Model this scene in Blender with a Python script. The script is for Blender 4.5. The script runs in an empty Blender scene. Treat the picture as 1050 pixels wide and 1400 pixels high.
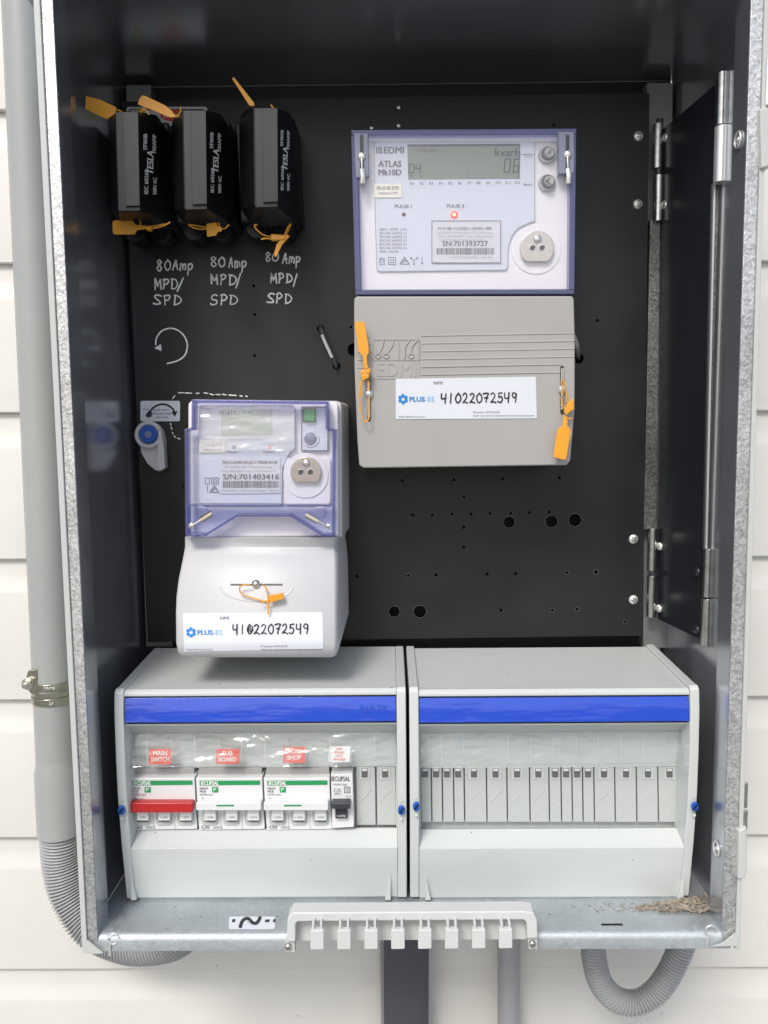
import bpy, bmesh, math, random
from mathutils import Vector, Matrix
random.seed(7)
sc = bpy.context.scene
COL = sc.collection
# ------------------------------------------------------------------ camera
F = 1100.0                                   # focal length in photo pixels (1050 x 1400)
CAM = Vector((0, 0, 1.5))
dv = Vector((7, 100, -1100)).normalized()    # world +Y seen from the camera
up = Vector((-105, 12040, 1095)); up = (up - dv*up.dot(dv)).normalized()
rx = dv.cross(up)
R = Matrix(((rx.x, dv.x, up.x), (rx.y, dv.y, up.y), (rx.z, dv.z, up.z))).transposed()   # camera -> world
cd = bpy.data.cameras.new('camera'); cam = bpy.data.objects.new('camera', cd); COL.objects.link(cam)
cam.matrix_world = Matrix.Translation(CAM) @ R.to_4x4()
cd.sensor_fit = 'VERTICAL'; cd.sensor_height = 36; cd.lens = 36*F/1400
cd.clip_start = .01; cd.clip_end = 500
sc.camera = cam
# ------------------------------------------------------------------ light
EL, AZ = math.radians(46), math.radians(200)      # azimuth from +Y, clockwise: light from in front of the box, a little left
w = bpy.data.worlds.new('World'); sc.world = w; w.use_nodes = True
nt = w.node_tree; bg = nt.nodes['Background']
sky = nt.nodes.new('ShaderNodeTexSky'); sky.sky_type = 'NISHITA'; sky.sun_disc = False
sky.sun_elevation = EL; sky.sun_rotation = AZ; sky.dust_density = 3; sky.air_density = 1.0; sky.ozone_density = 1.0
nt.links.new(sky.outputs[0], bg.inputs[0]); bg.inputs[1].default_value = .12
sl = bpy.data.lights.new('sun', 'SUN'); so = bpy.data.objects.new('sun', sl); COL.objects.link(so)
sl.energy = 1.4; sl.angle = math.radians(16); sl.color = (1, .975, .94)
sd = Vector((math.sin(AZ)*math.cos(EL), math.cos(AZ)*math.cos(EL), math.sin(EL)))
so.rotation_euler = sd.to_track_quat('Z', 'Y').to_euler()
sc.view_settings.view_transform = 'Standard'; sc.view_settings.look = 'None'
sc.view_settings.exposure = 0.54; sc.view_settings.gamma = 1

def P(x, y, d):
    """point of the plane world-y = d seen at photo pixel x, y"""
    v = R @ Vector(((x-525)/F, -(y-700)/F, -1))
    return CAM + v*(d/v.y)

# ------------------------------------------------------------------ materials
def mk(name, col, rough=.5, metal=0, spec=.5, var=None, bump=None, coat=0, emit=None, vor=None, specks=None, rvar=0):
    m = bpy.data.materials.new(name); m.use_nodes = True
    n = m.node_tree.nodes; l = m.node_tree.links; b = n['Principled BSDF']
    b.inputs['Base Color'].default_value = (*col, 1); b.inputs['Roughness'].default_value = rough
    b.inputs['Metallic'].default_value = metal; b.inputs['Specular IOR Level'].default_value = spec
    b.inputs['Coat Weight'].default_value = coat
    if emit: b.inputs['Emission Color'].default_value = (*emit[0], 1); b.inputs['Emission Strength'].default_value = emit[1]
    tc = n.new('ShaderNodeTexCoord'); out = None
    if var:
        t = n.new('ShaderNodeTexNoise'); t.inputs['Scale'].default_value = var[0]; t.inputs['Detail'].default_value = 5
        t.inputs['Roughness'].default_value = .6
        l.new(tc.outputs['Object'], t.inputs['Vector'])
        r = n.new('ShaderNodeMapRange'); r.inputs[1].default_value = .3; r.inputs[2].default_value = .7
        r.inputs[3].default_value = 1-var[1]; r.inputs[4].default_value = 1+var[1]; l.new(t.outputs['Fac'], r.inputs[0])
        mx = n.new('ShaderNodeVectorMath'); mx.operation = 'SCALE'; mx.inputs[0].default_value = col
        l.new(r.outputs[0], mx.inputs['Scale']); out = mx.outputs[0]
        if rvar:
            r2 = n.new('ShaderNodeMapRange'); r2.inputs[1].default_value = .3; r2.inputs[2].default_value = .7
            r2.inputs[3].default_value = max(.02, rough-rvar); r2.inputs[4].default_value = rough+rvar
            l.new(t.outputs['Fac'], r2.inputs[0]); l.new(r2.outputs[0], b.inputs['Roughness'])
    if vor:
        t = n.new('ShaderNodeTexVoronoi'); t.inputs['Scale'].default_value = vor[0]; l.new(tc.outputs['Object'], t.inputs['Vector'])
        nz = n.new('ShaderNodeTexNoise'); nz.inputs['Scale'].default_value = vor[0]*.8
        l.new(tc.outputs['Object'], nz.inputs['Vector'])
        ad = n.new('ShaderNodeVectorMath'); ad.operation = 'MULTIPLY_ADD'; ad.inputs[1].default_value = (.004,)*3
        l.new(nz.outputs['Color'], ad.inputs[0]); l.new(tc.outputs['Object'], ad.inputs[2]); l.new(ad.outputs[0], t.inputs['Vector'])
        sp = n.new('ShaderNodeSeparateColor'); l.new(t.outputs['Color'], sp.inputs[0])
        r = n.new('ShaderNodeMapRange'); r.inputs[3].default_value = 1-vor[1]; r.inputs[4].default_value = 1+vor[1]
        l.new(sp.outputs[0], r.inputs[0])
        mx = n.new('ShaderNodeVectorMath'); mx.operation = 'SCALE'; l.new(r.outputs[0], mx.inputs['Scale'])
        if out: l.new(out, mx.inputs[0])
        else: mx.inputs[0].default_value = col
        out = mx.outputs[0]
        r = n.new('ShaderNodeMapRange'); r.inputs[3].default_value = rough-.08; r.inputs[4].default_value = rough+.12
        l.new(sp.outputs[1], r.inputs[0]); l.new(r.outputs[0], b.inputs['Roughness'])
    if specks:
        t = n.new('ShaderNodeTexVoronoi'); t.inputs['Scale'].default_value = specks[0]; l.new(tc.outputs['Object'], t.inputs['Vector'])
        sp = n.new('ShaderNodeSeparateColor'); l.new(t.outputs['Color'], sp.inputs[0])
        thr = n.new('ShaderNodeMath'); thr.operation = 'MULTIPLY'; l.new(sp.outputs[0], thr.inputs[0]); l.new(sp.outputs[0], thr.inputs[1])
        th2 = n.new('ShaderNodeMath'); th2.operation = 'MULTIPLY'; th2.inputs[1].default_value = specks[2]; l.new(thr.outputs[0], th2.inputs[0])
        lt = n.new('ShaderNodeMath'); lt.operation = 'LESS_THAN'; l.new(t.outputs['Distance'], lt.inputs[0]); l.new(th2.outputs[0], lt.inputs[1])
        gt = n.new('ShaderNodeMath'); gt.operation = 'GREATER_THAN'; gt.inputs[1].default_value = .8; l.new(sp.outputs[1], gt.inputs[0])
        ml = n.new('ShaderNodeMath'); ml.operation = 'MULTIPLY'; l.new(lt.outputs[0], ml.inputs[0]); l.new(gt.outputs[0], ml.inputs[1])
        mx = n.new('ShaderNodeMix'); mx.data_type = 'RGBA'; l.new(ml.outputs[0], mx.inputs[0])
        if out: l.new(out, mx.inputs[6])
        else: mx.inputs[6].default_value = (*col, 1)
        mx.inputs[7].default_value = (*specks[1], 1); out = mx.outputs[2]
    if out: l.new(out, b.inputs['Base Color'])
    if bump:
        t = n.new('ShaderNodeTexNoise'); t.inputs['Scale'].default_value = bump[0]; t.inputs['Detail'].default_value = 3
        if len(bump) > 3:
            mp = n.new('ShaderNodeMapping'); mp.inputs['Scale'].default_value = bump[3]; l.new(tc.outputs['Object'], mp.inputs[0]); l.new(mp.outputs[0], t.inputs['Vector'])
        else: l.new(tc.outputs['Object'], t.inputs['Vector'])
        bp = n.new('ShaderNodeBump'); bp.inputs['Strength'].default_value = bump[1]; bp.inputs['Distance'].default_value = bump[2]
        l.new(t.outputs['Fac'], bp.inputs['Height']); l.new(bp.outputs[0], b.inputs['Normal'])
    return m

def clear(name, tint, rough=.03, wave=0, ior=1.5, milky=0, mcol=(.8, .8, .85)):
    """thin clear plastic: see-through, with a real Fresnel reflection"""
    m = bpy.data.materials.new(name); m.use_nodes = True
    n = m.node_tree.nodes; l = m.node_tree.links; n.remove(n['Principled BSDF'])
    tr = n.new('ShaderNodeBsdfTransparent'); tr.inputs[0].default_value = (*tint, 1)
    gl = n.new('ShaderNodeBsdfGlossy'); gl.inputs['Roughness'].default_value = rough
    fr = n.new('ShaderNodeFresnel'); gm = n.new('ShaderNodeNewGeometry'); mr = n.new('ShaderNodeMapRange')
    mr.inputs[3].default_value = ior; mr.inputs[4].default_value = 1/ior; l.new(gm.outputs['Backfacing'], mr.inputs[0]); l.new(mr.outputs[0], fr.inputs[0])   # same reflectance from both sides of a thin sheet
    base = tr.outputs[0]
    if milky:
        df = n.new('ShaderNodeBsdfDiffuse'); df.inputs[0].default_value = (*mcol, 1)
        mm = n.new('ShaderNodeMixShader'); mm.inputs[0].default_value = milky
        l.new(tr.outputs[0], mm.inputs[1]); l.new(df.outputs[0], mm.inputs[2]); base = mm.outputs[0]
    mx = n.new('ShaderNodeMixShader'); l.new(fr.outputs[0], mx.inputs[0]); l.new(base, mx.inputs[1]); l.new(gl.outputs[0], mx.inputs[2])
    if wave:
        tc = n.new('ShaderNodeTexCoord'); mp = n.new('ShaderNodeMapping'); mp.inputs['Scale'].default_value = (1, 1, 2.6)
        l.new(tc.outputs['Object'], mp.inputs[0])
        t = n.new('ShaderNodeTexNoise'); t.inputs['Scale'].default_value = 30; t.inputs['Detail'].default_value = 2
        l.new(mp.outputs[0], t.inputs['Vector'])
        bp = n.new('ShaderNodeBump'); bp.inputs['Strength'].default_value = wave; bp.inputs['Distance'].default_value = .003
        l.new(t.outputs['Fac'], bp.inputs['Height'])
        l.new(bp.outputs[0], gl.inputs['Normal']); l.new(bp.outputs[0], fr.inputs['Normal'])
    l.new(mx.outputs[0], n['Material Output'].inputs[0])
    return m

M_ = dict(
 board=mk('white_weatherboard', (.655, .645, .605), .45, var=(5, .06), bump=(60, .12, .002), specks=(60, (.35, .32, .28), .07)),
 ground=mk('ground', (.30, .30, .27), .9, var=(2, .3)),
 powder=mk('pale_grey_powder_coat', (.50, .52, .50), .4, bump=(900, .15, .0003)),
 spangle=mk('spangled_galvanised_steel', (.55, .555, .55), .45, .78, vor=(650, .30), bump=(500, .45, .0007), var=(10, .2)),
 inner=mk('galvanised_interior', (.50, .52, .56), .20, .82, var=(9, .16), bump=(600, .09, .0004), rvar=.04),
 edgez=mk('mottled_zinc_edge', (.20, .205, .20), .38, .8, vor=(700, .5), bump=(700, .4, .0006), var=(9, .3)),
 channel=mk('galvanised_channel', (.30, .31, .31), .45, .5, var=(60, .1)),
 backw=mk('painted_shade_back_wall', (.010, .011, .014), .5),  # galvanised wall; its shade behind the panel is put into this near-black colour
 floor=mk('galvanised_floor', (.47, .51, .53), .52, .68, vor=(420, .05), var=(16, .16), bump=(500, .2, .0004), specks=(110, (.12, .11, .09), .16)),
 panel=mk('dark_grey_panel', (.0115, .0122, .0130), .42, spec=.42, var=(6, .42), bump=(160, .08, .0006), rvar=.09),
 swing=mk('black_painted_steel', (.014, .016, .021), .24, spec=.5, var=(9, .15), bump=(500, .06, .0004)),
 hinge=mk('zinc_hinge', (.50, .51, .48), .26, 1, var=(120, .22), bump=(700, .2, .0003)),
 screw=mk('bright_zinc_screw', (.80, .80, .78), .32, .7),
 black=mk('black_plastic', (.008, .008, .009), .36, spec=.35, bump=(800, .1, .0003)),
 blacks=mk('satin_black_plastic', (.010, .0112, .0135), .45, spec=.5, bump=(1200, .2, .0003)),
 dark=mk('dark_void', (.004, .004, .005), .9),
 wht=mk('white_print', (.8, .8, .78), .6),
 chalk=mk('paint_pen_white', (.82, .82, .80), .7, var=(350, .25)),
 ink=mk('black_ink', (.015, .015, .018), .5),
 grey_ink=mk('grey_print', (.12, .12, .13), .6),
 pale_ink=mk('pale_grey_print', (.32, .32, .34), .6),
 yellow=mk('amber_seal_plastic', (.74, .33, .025), .38, var=(60, .08)),
 mbody=mk('white_meter_plastic', (.78, .755, .77), .4),
 mface=mk('pale_blue_faceplate', (.60, .635, .71), .35),
 mgrey=mk('warm_grey_plastic', (.36, .352, .338), .42, var=(12, .03), bump=(1500, .12, .0002)),
 mgrey2=mk('cool_grey_plastic', (.53, .535, .545), .4, var=(14, .02), bump=(1500, .08, .0002)),
 clip=mk('slate_plastic', (.20, .22, .30), .35),
 violet=clear('violet_tinted_edge', (.50, .52, .86), .08, milky=.42, mcol=(.19, .205, .38)),
 violet2=clear('pale_violet_clear_plastic', (.80, .83, .97), .04, milky=.06, mcol=(.40, .44, .75)),
 pane=clear('clear_meter_window', (.99, .99, 1), .03, wave=.14, milky=.04, mcol=(.9, .9, .95)),  # milky white stands in for the veil of reflected sky
 pane2=clear('clear_meter_window_warped', (.97, .975, 1), .025, wave=.3, milky=.04, mcol=(.9, .9, .95)),  # milky share paints the reflected sky veil here too
 film=clear('crinkled_film', (.97, .975, .97), .12, wave=1.6, ior=1.9, milky=.24, mcol=(.93, .93, .91)),  # milky white of the film imitates its bright reflections
 holder=clear('clear_label_holder', (.95, .96, .96), .05, wave=1.5, milky=.03, mcol=(.75, .77, .75), ior=1.5),
 lcd=mk('lcd_glass', (.17, .205, .135), .12, spec=.6),
 lcd2=mk('pale_lcd_glass', (.52, .60, .46), .12),
 lcdk=mk('lcd_segment', (.02, .028, .02), .4),
 slab=mk('silver_label', (.62, .62, .66), .35),
 wlab=mk('white_sticker', (.64, .67, .72), .45),
 clab=mk('cream_sticker', (.80, .77, .65), .5),
 blue=mk('blue_plastic_strip', (.006, .055, .50), .09, spec=.6, coat=.5, bump=(34, .55, .004, (.28, 1, 1.2))),
 bluek=mk('blue_knob', (.012, .09, .42), .3),
 blueink=mk('blue_logo', (.01, .22, .60), .5),
 blueink2=mk('pale_blue_logo', (.22, .48, .75), .5),
 abs=mk('light_grey_enclosure', (.56, .595, .578), .27, spec=.5, var=(8, .035), bump=(120, .05, .001), specks=(90, (.25, .24, .21), .13)),
 abs2=mk('translucent_grey_blank', (.47, .50, .485), .3),
 brk=mk('white_breaker_plastic', (.70, .71, .71), .35),
 red=mk('red_toggle', (.46, .02, .02), .3),
 redl=mk('red_label', (.72, .07, .04), .5),
 green=mk('green_print', (.02, .28, .09), .5),
 gbtn=mk('green_button', (.003, .28, .045), .25),
 tog=mk('dark_toggle', (.035, .04, .045), .35),
 steel=mk('polished_steel', (.70, .66, .60), .22, 1),
 port=mk('brushed_port_plate', (.62, .55, .46), .28, 1, var=(300, .08)),
 ledoff=mk('dark_red_led', (.12, .01, .02), .2),
 ledon=mk('lit_led_rim', (.8, .05, .05), .3, emit=((1, .02, .05), 1.3)),
 ledc=mk('lit_led_core', (1, .7, .3), .3, emit=((1, .42, .08), 1.6)),
 pipe=mk('grey_pvc_conduit', (.34, .355, .345), .33, var=(6, .05)),
 flex=mk('grey_corrugated_conduit', (.36, .37, .375), .38),
 pipeD=mk('dark_grey_conduit', (.065, .07, .085), .35, var=(5, .05)),
 pipeL=mk('light_grey_conduit', (.33, .33, .345), .35, var=(5, .05)),
 zinc=mk('yellow_zinc_clamp', (.44, .43, .34), .24, 1, var=(90, .2)),
 rack=mk('ivory_plastic_rack', (.58, .595, .58), .35, var=(15, .03)),
 twig=mk('dry_leaf_litter', (.30, .26, .21), .8, var=(200, .4)),
 warn=mk('yellow_warning_print', (.65, .5, .03), .5),
)
# ------------------------------------------------------------------ mesh helpers
ORG = {}
def tag(o, label=None, cat=None, group=None, kind=None):
    if label: o['label'] = label
    if cat: o['category'] = cat
    if group: o['group'] = group
    if kind: o['kind'] = kind
    return o
def thing(name, label, cat, loc, group=None, kind=None):
    o = bpy.data.objects.new(name, None); COL.objects.link(o); o.location = loc; o.empty_display_size = .01
    ORG[o.name] = Vector(loc); return tag(o, label, cat, group, kind)
def plane_depth(a, b, c, e=0):
    n = (b-a).cross(c-a)
    def f(x, y):
        v = P(x, y, 1.0)-CAM; t = n.dot(a-CAM)/n.dot(v); return t*v.y+e
    return f
def off(d, e): return (lambda x, y: d(x, y)+e) if callable(d) else d+e
def P3(p, d): return P(p[0], p[1], d(p[0], p[1]) if callable(d) else d)
class MB:
    def __init__(s): s.v = []; s.f = []
    def add(s, vs, fs):
        k = len(s.v); s.v += [Vector(a) for a in vs]; s.f += [tuple(i+k for i in f) for f in fs]; return s
    def quad(s, a, b, c, d): return s.add([a, b, c, d], [(0, 1, 2, 3)])
    def loft(s, rings, cap0=True, cap1=True, closed=True):
        n = len(rings[0]); vs = [p for r in rings for p in r]; fs = []
        for i in range(len(rings)-1):
            for j in range(n if closed else n-1):
                a = i*n+j; b = i*n+(j+1) % n
                fs.append((a, b, b+n, a+n))
        if cap0: fs.append(tuple(range(n))[::-1])
        if cap1: fs.append(tuple((len(rings)-1)*n+j for j in range(n)))
        return s.add(vs, fs)
    def prism(s, pts, d0, d1, grow=0, z0=None):
        """front outline in photo pixels at depth d0, run straight back to depth d1"""
        a = [P3(p, d0) for p in pts]
        c = sum(a, Vector())/len(a)
        b = []
        for p in a:
            q = p.copy(); q.y = d1
            if grow: q.x += grow*(1 if p.x > c.x else -1); q.z += grow*(1 if p.z > c.z else -1)
            b.append(q)
        return s.loft([a, b])
    def sheet(s, pts, d):
        return s.add([P3(p, d) for p in pts], [tuple(range(len(pts)))])
    def box(s, x0, x1, y0, y1, z0, z1):
        return s.add([(x0,y0,z0),(x1,y0,z0),(x1,y1,z0),(x0,y1,z0),(x0,y0,z1),(x1,y0,z1),(x1,y1,z1),(x0,y1,z1)],
                     [(0,3,2,1),(4,5,6,7),(0,1,5,4),(1,2,6,5),(2,3,7,6),(3,0,4,7)])
    def cyl(s, c, ax, r, L, n=20, r2=None):
        ax = Vector(ax).normalized(); u = ax.orthogonal().normalized(); w_ = ax.cross(u); c = Vector(c)
        r2 = r if r2 is None else r2
        return s.loft([[c+ax*h+(u*math.cos(2*math.pi*i/n)+w_*math.sin(2*math.pi*i/n))*rr for i in range(n)] for h, rr in ((0, r), (L, r2))])
    def dome(s, c, r, h, n=20, ax=(0, -1, 0)):
        ax = Vector(ax).normalized(); u = ax.orthogonal().normalized(); w_ = ax.cross(u); c = Vector(c); rs = []
        for k in range(5):
            t = k/4*math.pi/2*.92
            rs.append([c+ax*h*math.sin(t)+(u*math.cos(2*math.pi*i/n)+w_*math.sin(2*math.pi*i/n))*r*math.cos(t) for i in range(n)])
        return s.loft(rs)
    def tube(s, pts, r, n=10, smooth=0, rf=None, cap=True):
        if smooth: pts = crom(pts, smooth)
        pts = [Vector(p) for p in pts]; rings = []; u = None
        for i, p in enumerate(pts):
            t = (pts[min(i+1, len(pts)-1)]-pts[max(i-1, 0)]).normalized()
            u = t.orthogonal().normalized() if u is None else (u-t*u.dot(t)).normalized()
            w_ = t.cross(u); rr = rf(i) if rf else r
            rings.append([p+(u*math.cos(2*math.pi*k/n)+w_*math.sin(2*math.pi*k/n))*rr for k in range(n)])
        return s.loft(rings, cap, cap)
    def stroke(s, pts, wd, d, smooth=4):
        """flat pen stroke in photo pixels on the plane d"""
        if smooth and len(pts) > 2: pts = [(p.x, p.y) for p in crom([Vector((a, b, 0)) for a, b in pts], smooth)]
        L = []; Rr = []
        for i, p in enumerate(pts):
            a = pts[max(i-1, 0)]; b = pts[min(i+1, len(pts)-1)]
            tx, ty = b[0]-a[0], b[1]-a[1]; q = math.hypot(tx, ty) or 1
            nx, ny = -ty/q*wd/2, tx/q*wd/2
            L.append((p[0]+nx, p[1]+ny)); Rr.append((p[0]-nx, p[1]-ny))
        for i in range(len(pts)-1): s.sheet([L[i], L[i+1], Rr[i+1], Rr[i]], d)
        for p in (pts[0], pts[-1]):
            s.sheet([(p[0]+math.cos(a)*wd/2, p[1]+math.sin(a)*wd/2) for a in [k*math.pi/4 for k in range(8)]], (lambda x, y, dd=d: (dd(x, y) if callable(dd) else dd)-.00003))
        return s
    def text(s, body, x, y, h=None, wpx=None, d=.69, rot=0, bold=0, align='L', shear=0, sp=1.0):
        c = bpy.data.curves.new('t', 'FONT'); c.body = body; c.resolution_u = 2; c.shear = shear; c.space_character = sp
        c.fill_mode = 'FRONT'
        o = bpy.data.objects.new('t', c); me = bpy.data.meshes.new_from_object(o)
        vs = [v.co.copy() for v in me.vertices]; fs = [tuple(p.vertices) for p in me.polygons]
        bpy.data.objects.remove(o); bpy.data.curves.remove(c); bpy.data.meshes.remove(me)
        if not vs: return s
        x0 = min(v.x for v in vs); x1 = max(v.x for v in vs)
        sy = (h or 6)/.70; sx = (wpx/(x1-x0)) if wpx else sy
        if not h: sy = sx
        off = {'L': 0, 'C': .5, 'R': 1}[align]*(x1-x0)
        ca, sa = math.cos(math.radians(rot)), math.sin(math.radians(rot)); pts = []
        for v in vs:
            a = (v.x-x0-off)*sx; b = v.y*sy
            pts.append(P3((x+a*ca-b*sa, y-(a*sa+b*ca)), d))
        if bold:
            nv = len(vs); q_ = []; bx = (h or 6)*min(.05, bold*2.6)
            for j, e in enumerate((-bx, bx)):
                q_ += [p_+rx_*e*p_.y/F+Vector((0, -.00004*(j+1), 0)) for p_ in pts for rx_ in (Vector((ca, 0, sa)),)]
            pts = pts+q_; fs = fs+[tuple(i+nv for i in f) for f in fs]+[tuple(i+2*nv for i in f) for f in fs]
        return s.add(pts, fs)
    def build(s, name, mat, parent=None, bevel=0, seg=2, sharp=35, origin=None):
        me = bpy.data.meshes.new(name)
        o = bpy.data.objects.new(name, me); COL.objects.link(o)
        if parent: og = ORG[parent.name]; o.parent = parent
        else:
            og = Vector(origin) if origin else sum(s.v, Vector())/len(s.v); o.location = og
        ORG[o.name] = og
        me.from_pydata([v-og for v in s.v], [], s.f); me.validate()
        bm = bmesh.new(); bm.from_mesh(me); bmesh.ops.recalc_face_normals(bm, faces=bm.faces); bm.to_mesh(me); bm.free()
        me.materials.append(M_[mat] if isinstance(mat, str) else mat)
        me.shade_smooth(); me.set_sharp_from_angle(angle=math.radians(sharp))
        if bevel:
            b = o.modifiers.new('bevel', 'BEVEL'); b.width = bevel; b.segments = seg; b.limit_method = 'ANGLE'; b.angle_limit = math.radians(30)
            b.harden_normals = True; b.use_clamp_overlap = True
        return o
def crom(pts, k):
    pts = [Vector(p) for p in pts]; out = []
    closed = (pts[0]-pts[-1]).length < 1e-9
    for i in range(len(pts)-1):
        p1, p2 = pts[i], pts[i+1]
        p0 = pts[i-1] if i else (pts[-2] if closed else 2*p1-p2)
        p3 = pts[i+2] if i+2 < len(pts) else (pts[1] if closed else 2*p2-p1)
        for j in range(k):
            t = j/k
            out.append(.5*((2*p1)+(p2-p0)*t+(2*p0-5*p1+4*p2-p3)*t*t+(3*p1-p0-3*p2+p3)*t**3))
    out.append(pts[-1]); return out
def rr(x0, y0, x1, y1, r=3, n=4, sk=0):
    """rounded rectangle in photo pixels; sk leans it like the verticals of the picture"""
    o = []
    for cx, cy, a in ((x1-r, y0+r, -90), (x1-r, y1-r, 0), (x0+r, y1-r, 90), (x0+r, y0+r, 180)):
        for k in range(n+1):
            t = math.radians(a+90*k/n); yy = cy+r*math.sin(t)
            o.append((cx+r*math.cos(t)+sk*(yy-y0), yy))
    return o
def circ(x, y, r, n=20, ry=None): return [(x+r*math.cos(2*math.pi*k/n), y+(ry or r)*math.sin(2*math.pi*k/n)) for k in range(n)]
def copy_tree(o, parent=None):
    c = o.copy(); COL.objects.link(c); c.parent = parent; ORG[c.name] = ORG[o.name].copy()
    for ch in list(o.children): copy_tree(ch, c)
    return c
MM = .001
DB_, DF = .790, .600           # back and front of the meter box
DP = .762                      # mounting panel face
DW = .802                      # weatherboards

# ------------------------------------------------------------------ ground
g = MB().quad((-60, -60, 0), (60, -60, 0), (60, 60, 0), (-60, 60, 0)).build('ground', 'ground', origin=(0, 0, 0)); tag(g, kind='structure')
# ------------------------------------------------------------------ weatherboard wall
seamL = [-420, -232, -43, 155, 363, 566, 765, 956, 1143, 1322, 1500, 1680, 1860]
seamR = [-423, -235, -46, 152, 360, 563, 761, 951, 1139, 1319, 1497, 1677, 1857]
wall = thing('weatherboard_wall', 'white painted weatherboard wall behind the meter box', 'wall', (0, .83, 1.0))
def line_at(yl, yr, d, X):
    a, b = P(0, yl, d), P(1050, yr, d); t = (X-a.x)/(b.x-a.x); return a.z+(b.z-a.z)*t
for k in range(len(seamL)-1):
    m = MB(); rings = []
    for X in (-1.2, 1.2):
        zt = line_at(seamL[k], seamR[k], DW, X); zb = line_at(seamL[k+1], seamR[k+1], DW, X); H = zt-zb
        prof = [(DW+.006, zt+.008), (DW, zt+.0005), (DW-.0005, zt-H*.10), (DW-.002, zt-H*.16), (DW-.0048, zt-H*.215), (DW-.0056, zt-H*.24), (DW-.0060, zb+.002), (DW-.0050, zb+.0008), (DW+.001, zb+.0008), (DW+.006, zb+.0012)]
        rings.append([Vector((X, a, b)) for a, b in prof])
    m.loft(rings).build('board', 'board', wall, sharp=25)

# ------------------------------------------------------------------ meter box
box = thing('meter_box', 'open galvanised steel meter box with pale grey powder coated rim on the weatherboard wall', 'meter box', P(565, 1300, .78))
xl = P(60, 300, DF).x; xr = P(1030, 300, DF).x
def E(px0, py0, px1, py1, d):          # a straight edge from pixel to pixel
    a, b = P(px0, py0, d), P(px1, py1, d)
    def at(z): t = (z-a.z)/(b.z-a.z); return a.x+(b.x-a.x)*t
    return at
zF = P(560, 1277, DF).z                 # floor height
zBot = P(560, 1298, DF).z
zC = P(545, 116, DB_).z                 # ceiling
zTop = zC+.004
eLo = E(46, 0, 113, 1304, DF-.002); eRo = E(1052, 0, 1011, 1293, DF-.002)
eLs = E(55, 0, 119.5, 1290, DF-.002); eRs = E(1045, 0, 1005, 1290, DF-.002)
eLi = E(73, 0, 135, 1303, DF); eRi = E(1026, 0, 986, 1290, DF)
def slab(name, mat, ea, eb, y0, y1, z0, z1, bevel=0, parent=box, n=1, oa=0, ob=0):
    m = MB(); rings = []
    for z in (z0, z1): rings.append([Vector((ea(z)+oa, y0, z)), Vector((eb(z)+ob, y0, z)), Vector((eb(z)+ob, y1, z)), Vector((ea(z)+oa, y1, z))])
    return m.loft(rings).build(name, mat, parent, bevel=bevel)
# outer shell, powder coated
wl = slab('side_wall', 'powder', eLo, eLo, DF, DB_, zBot, zTop, ob=.0015, oa=.0003)
wr = slab('side_wall', 'powder', eRo, eRo, DF, DB_, zBot, zTop, oa=-.0015, ob=-.0003)
slab('rim', 'powder', eLo, eLs, DF-.003, DF+.001, zBot, zTop, bevel=.0006)
slab('rim', 'powder', eRs, eRo, DF-.003, DF+.001, zBot, zTop, bevel=.0006)
# spangled front flanges with return legs
slab('flange', 'spangle', eLs, eLi, DF-.0012, DF+.0004, zBot+.008, zTop, bevel=.0005, oa=.0001)
slab('flange', 'spangle', eRi, eRs, DF-.0012, DF+.0004, zBot+.008, zTop, bevel=.0005, ob=-.0001)
slab('return_leg', 'inner', eLi, eLi, DF+.0004, DF+.024, zBot+.006, zTop-.003, oa=-.0015, ob=0)
slab('return_leg', 'inner', eRi, eRi, DF+.0004, DF+.024, zBot+.006, zTop-.003, oa=0, ob=.0015)
# inside lining
slab('side_lining', 'inner', eLo, eLo, DF+.002, DB_-.002, zF, zC, oa=.0017, ob=.0028)
slab('side_lining', 'inner', eRo, eRo, DF+.002, DB_-.002, zF, zC, oa=-.0028, ob=-.0017)
MB().box(xl-.02, xr+.02, DF-.002, DB_, zC, zC+.0015).build('ceiling', 'inner', box)
MB().box(xl-.005, xr+.002, DB_-.0015, DB_, zF-.001, zC-.0003).build('back_wall', 'backw', box)
# floor, lap step and rounded front lip (notched where the hook rack sits)
xL1, xR1 = eLo(zF)+.003, eRo(zF)-.003
MB().box(xL1, xR1, .622, DB_-.002, zF-.0022, zF-.0008).build('floor', 'floor', box)
nl, nr = P(404, 1280, DF).x, P(722, 1280, DF).x
prof = [(.6225, zF-.0026), (.6225, zF+.0006), (.612, zF+.0006), (.6045, zF+.0002), (.6018, zF-.0008), (.6002, zF-.0028), (.5995, zF-.0052), (.5995, zBot), (.601, zBot), (.604, zF-.006)]
def lip(xa, xb, pr=prof, nm='front_lip'):
    def tz(x): return (P((x/.6)*F+532, 1298, DF).z-0)
    MB().loft([[Vector((X, a, b)) for a, b in pr] for X in (xa, xb)]).build(nm, 'floor', box, sharp=60)
lip(xL1+.004, nl); lip(nr, xR1-.003)
lip(nl, nr, [(.6225, zF-.0026), (.6225, zF+.0006), (.612, zF+.0006), (.607, zF), (.607, zF-.0026)], 'lip_shelf')
# corner mitres of the rim
for pts in ([(119.5, 1286), (141, 1303), (135, 1304), (114, 1304), (113, 1286)], [(1006, 1276), (988, 1290), (975, 1294), (1010, 1293), (1011, 1276)]):
    MB().prism(pts, DF-.0042, DF-.0031).build('rim_corner', 'powder', box)
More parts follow.
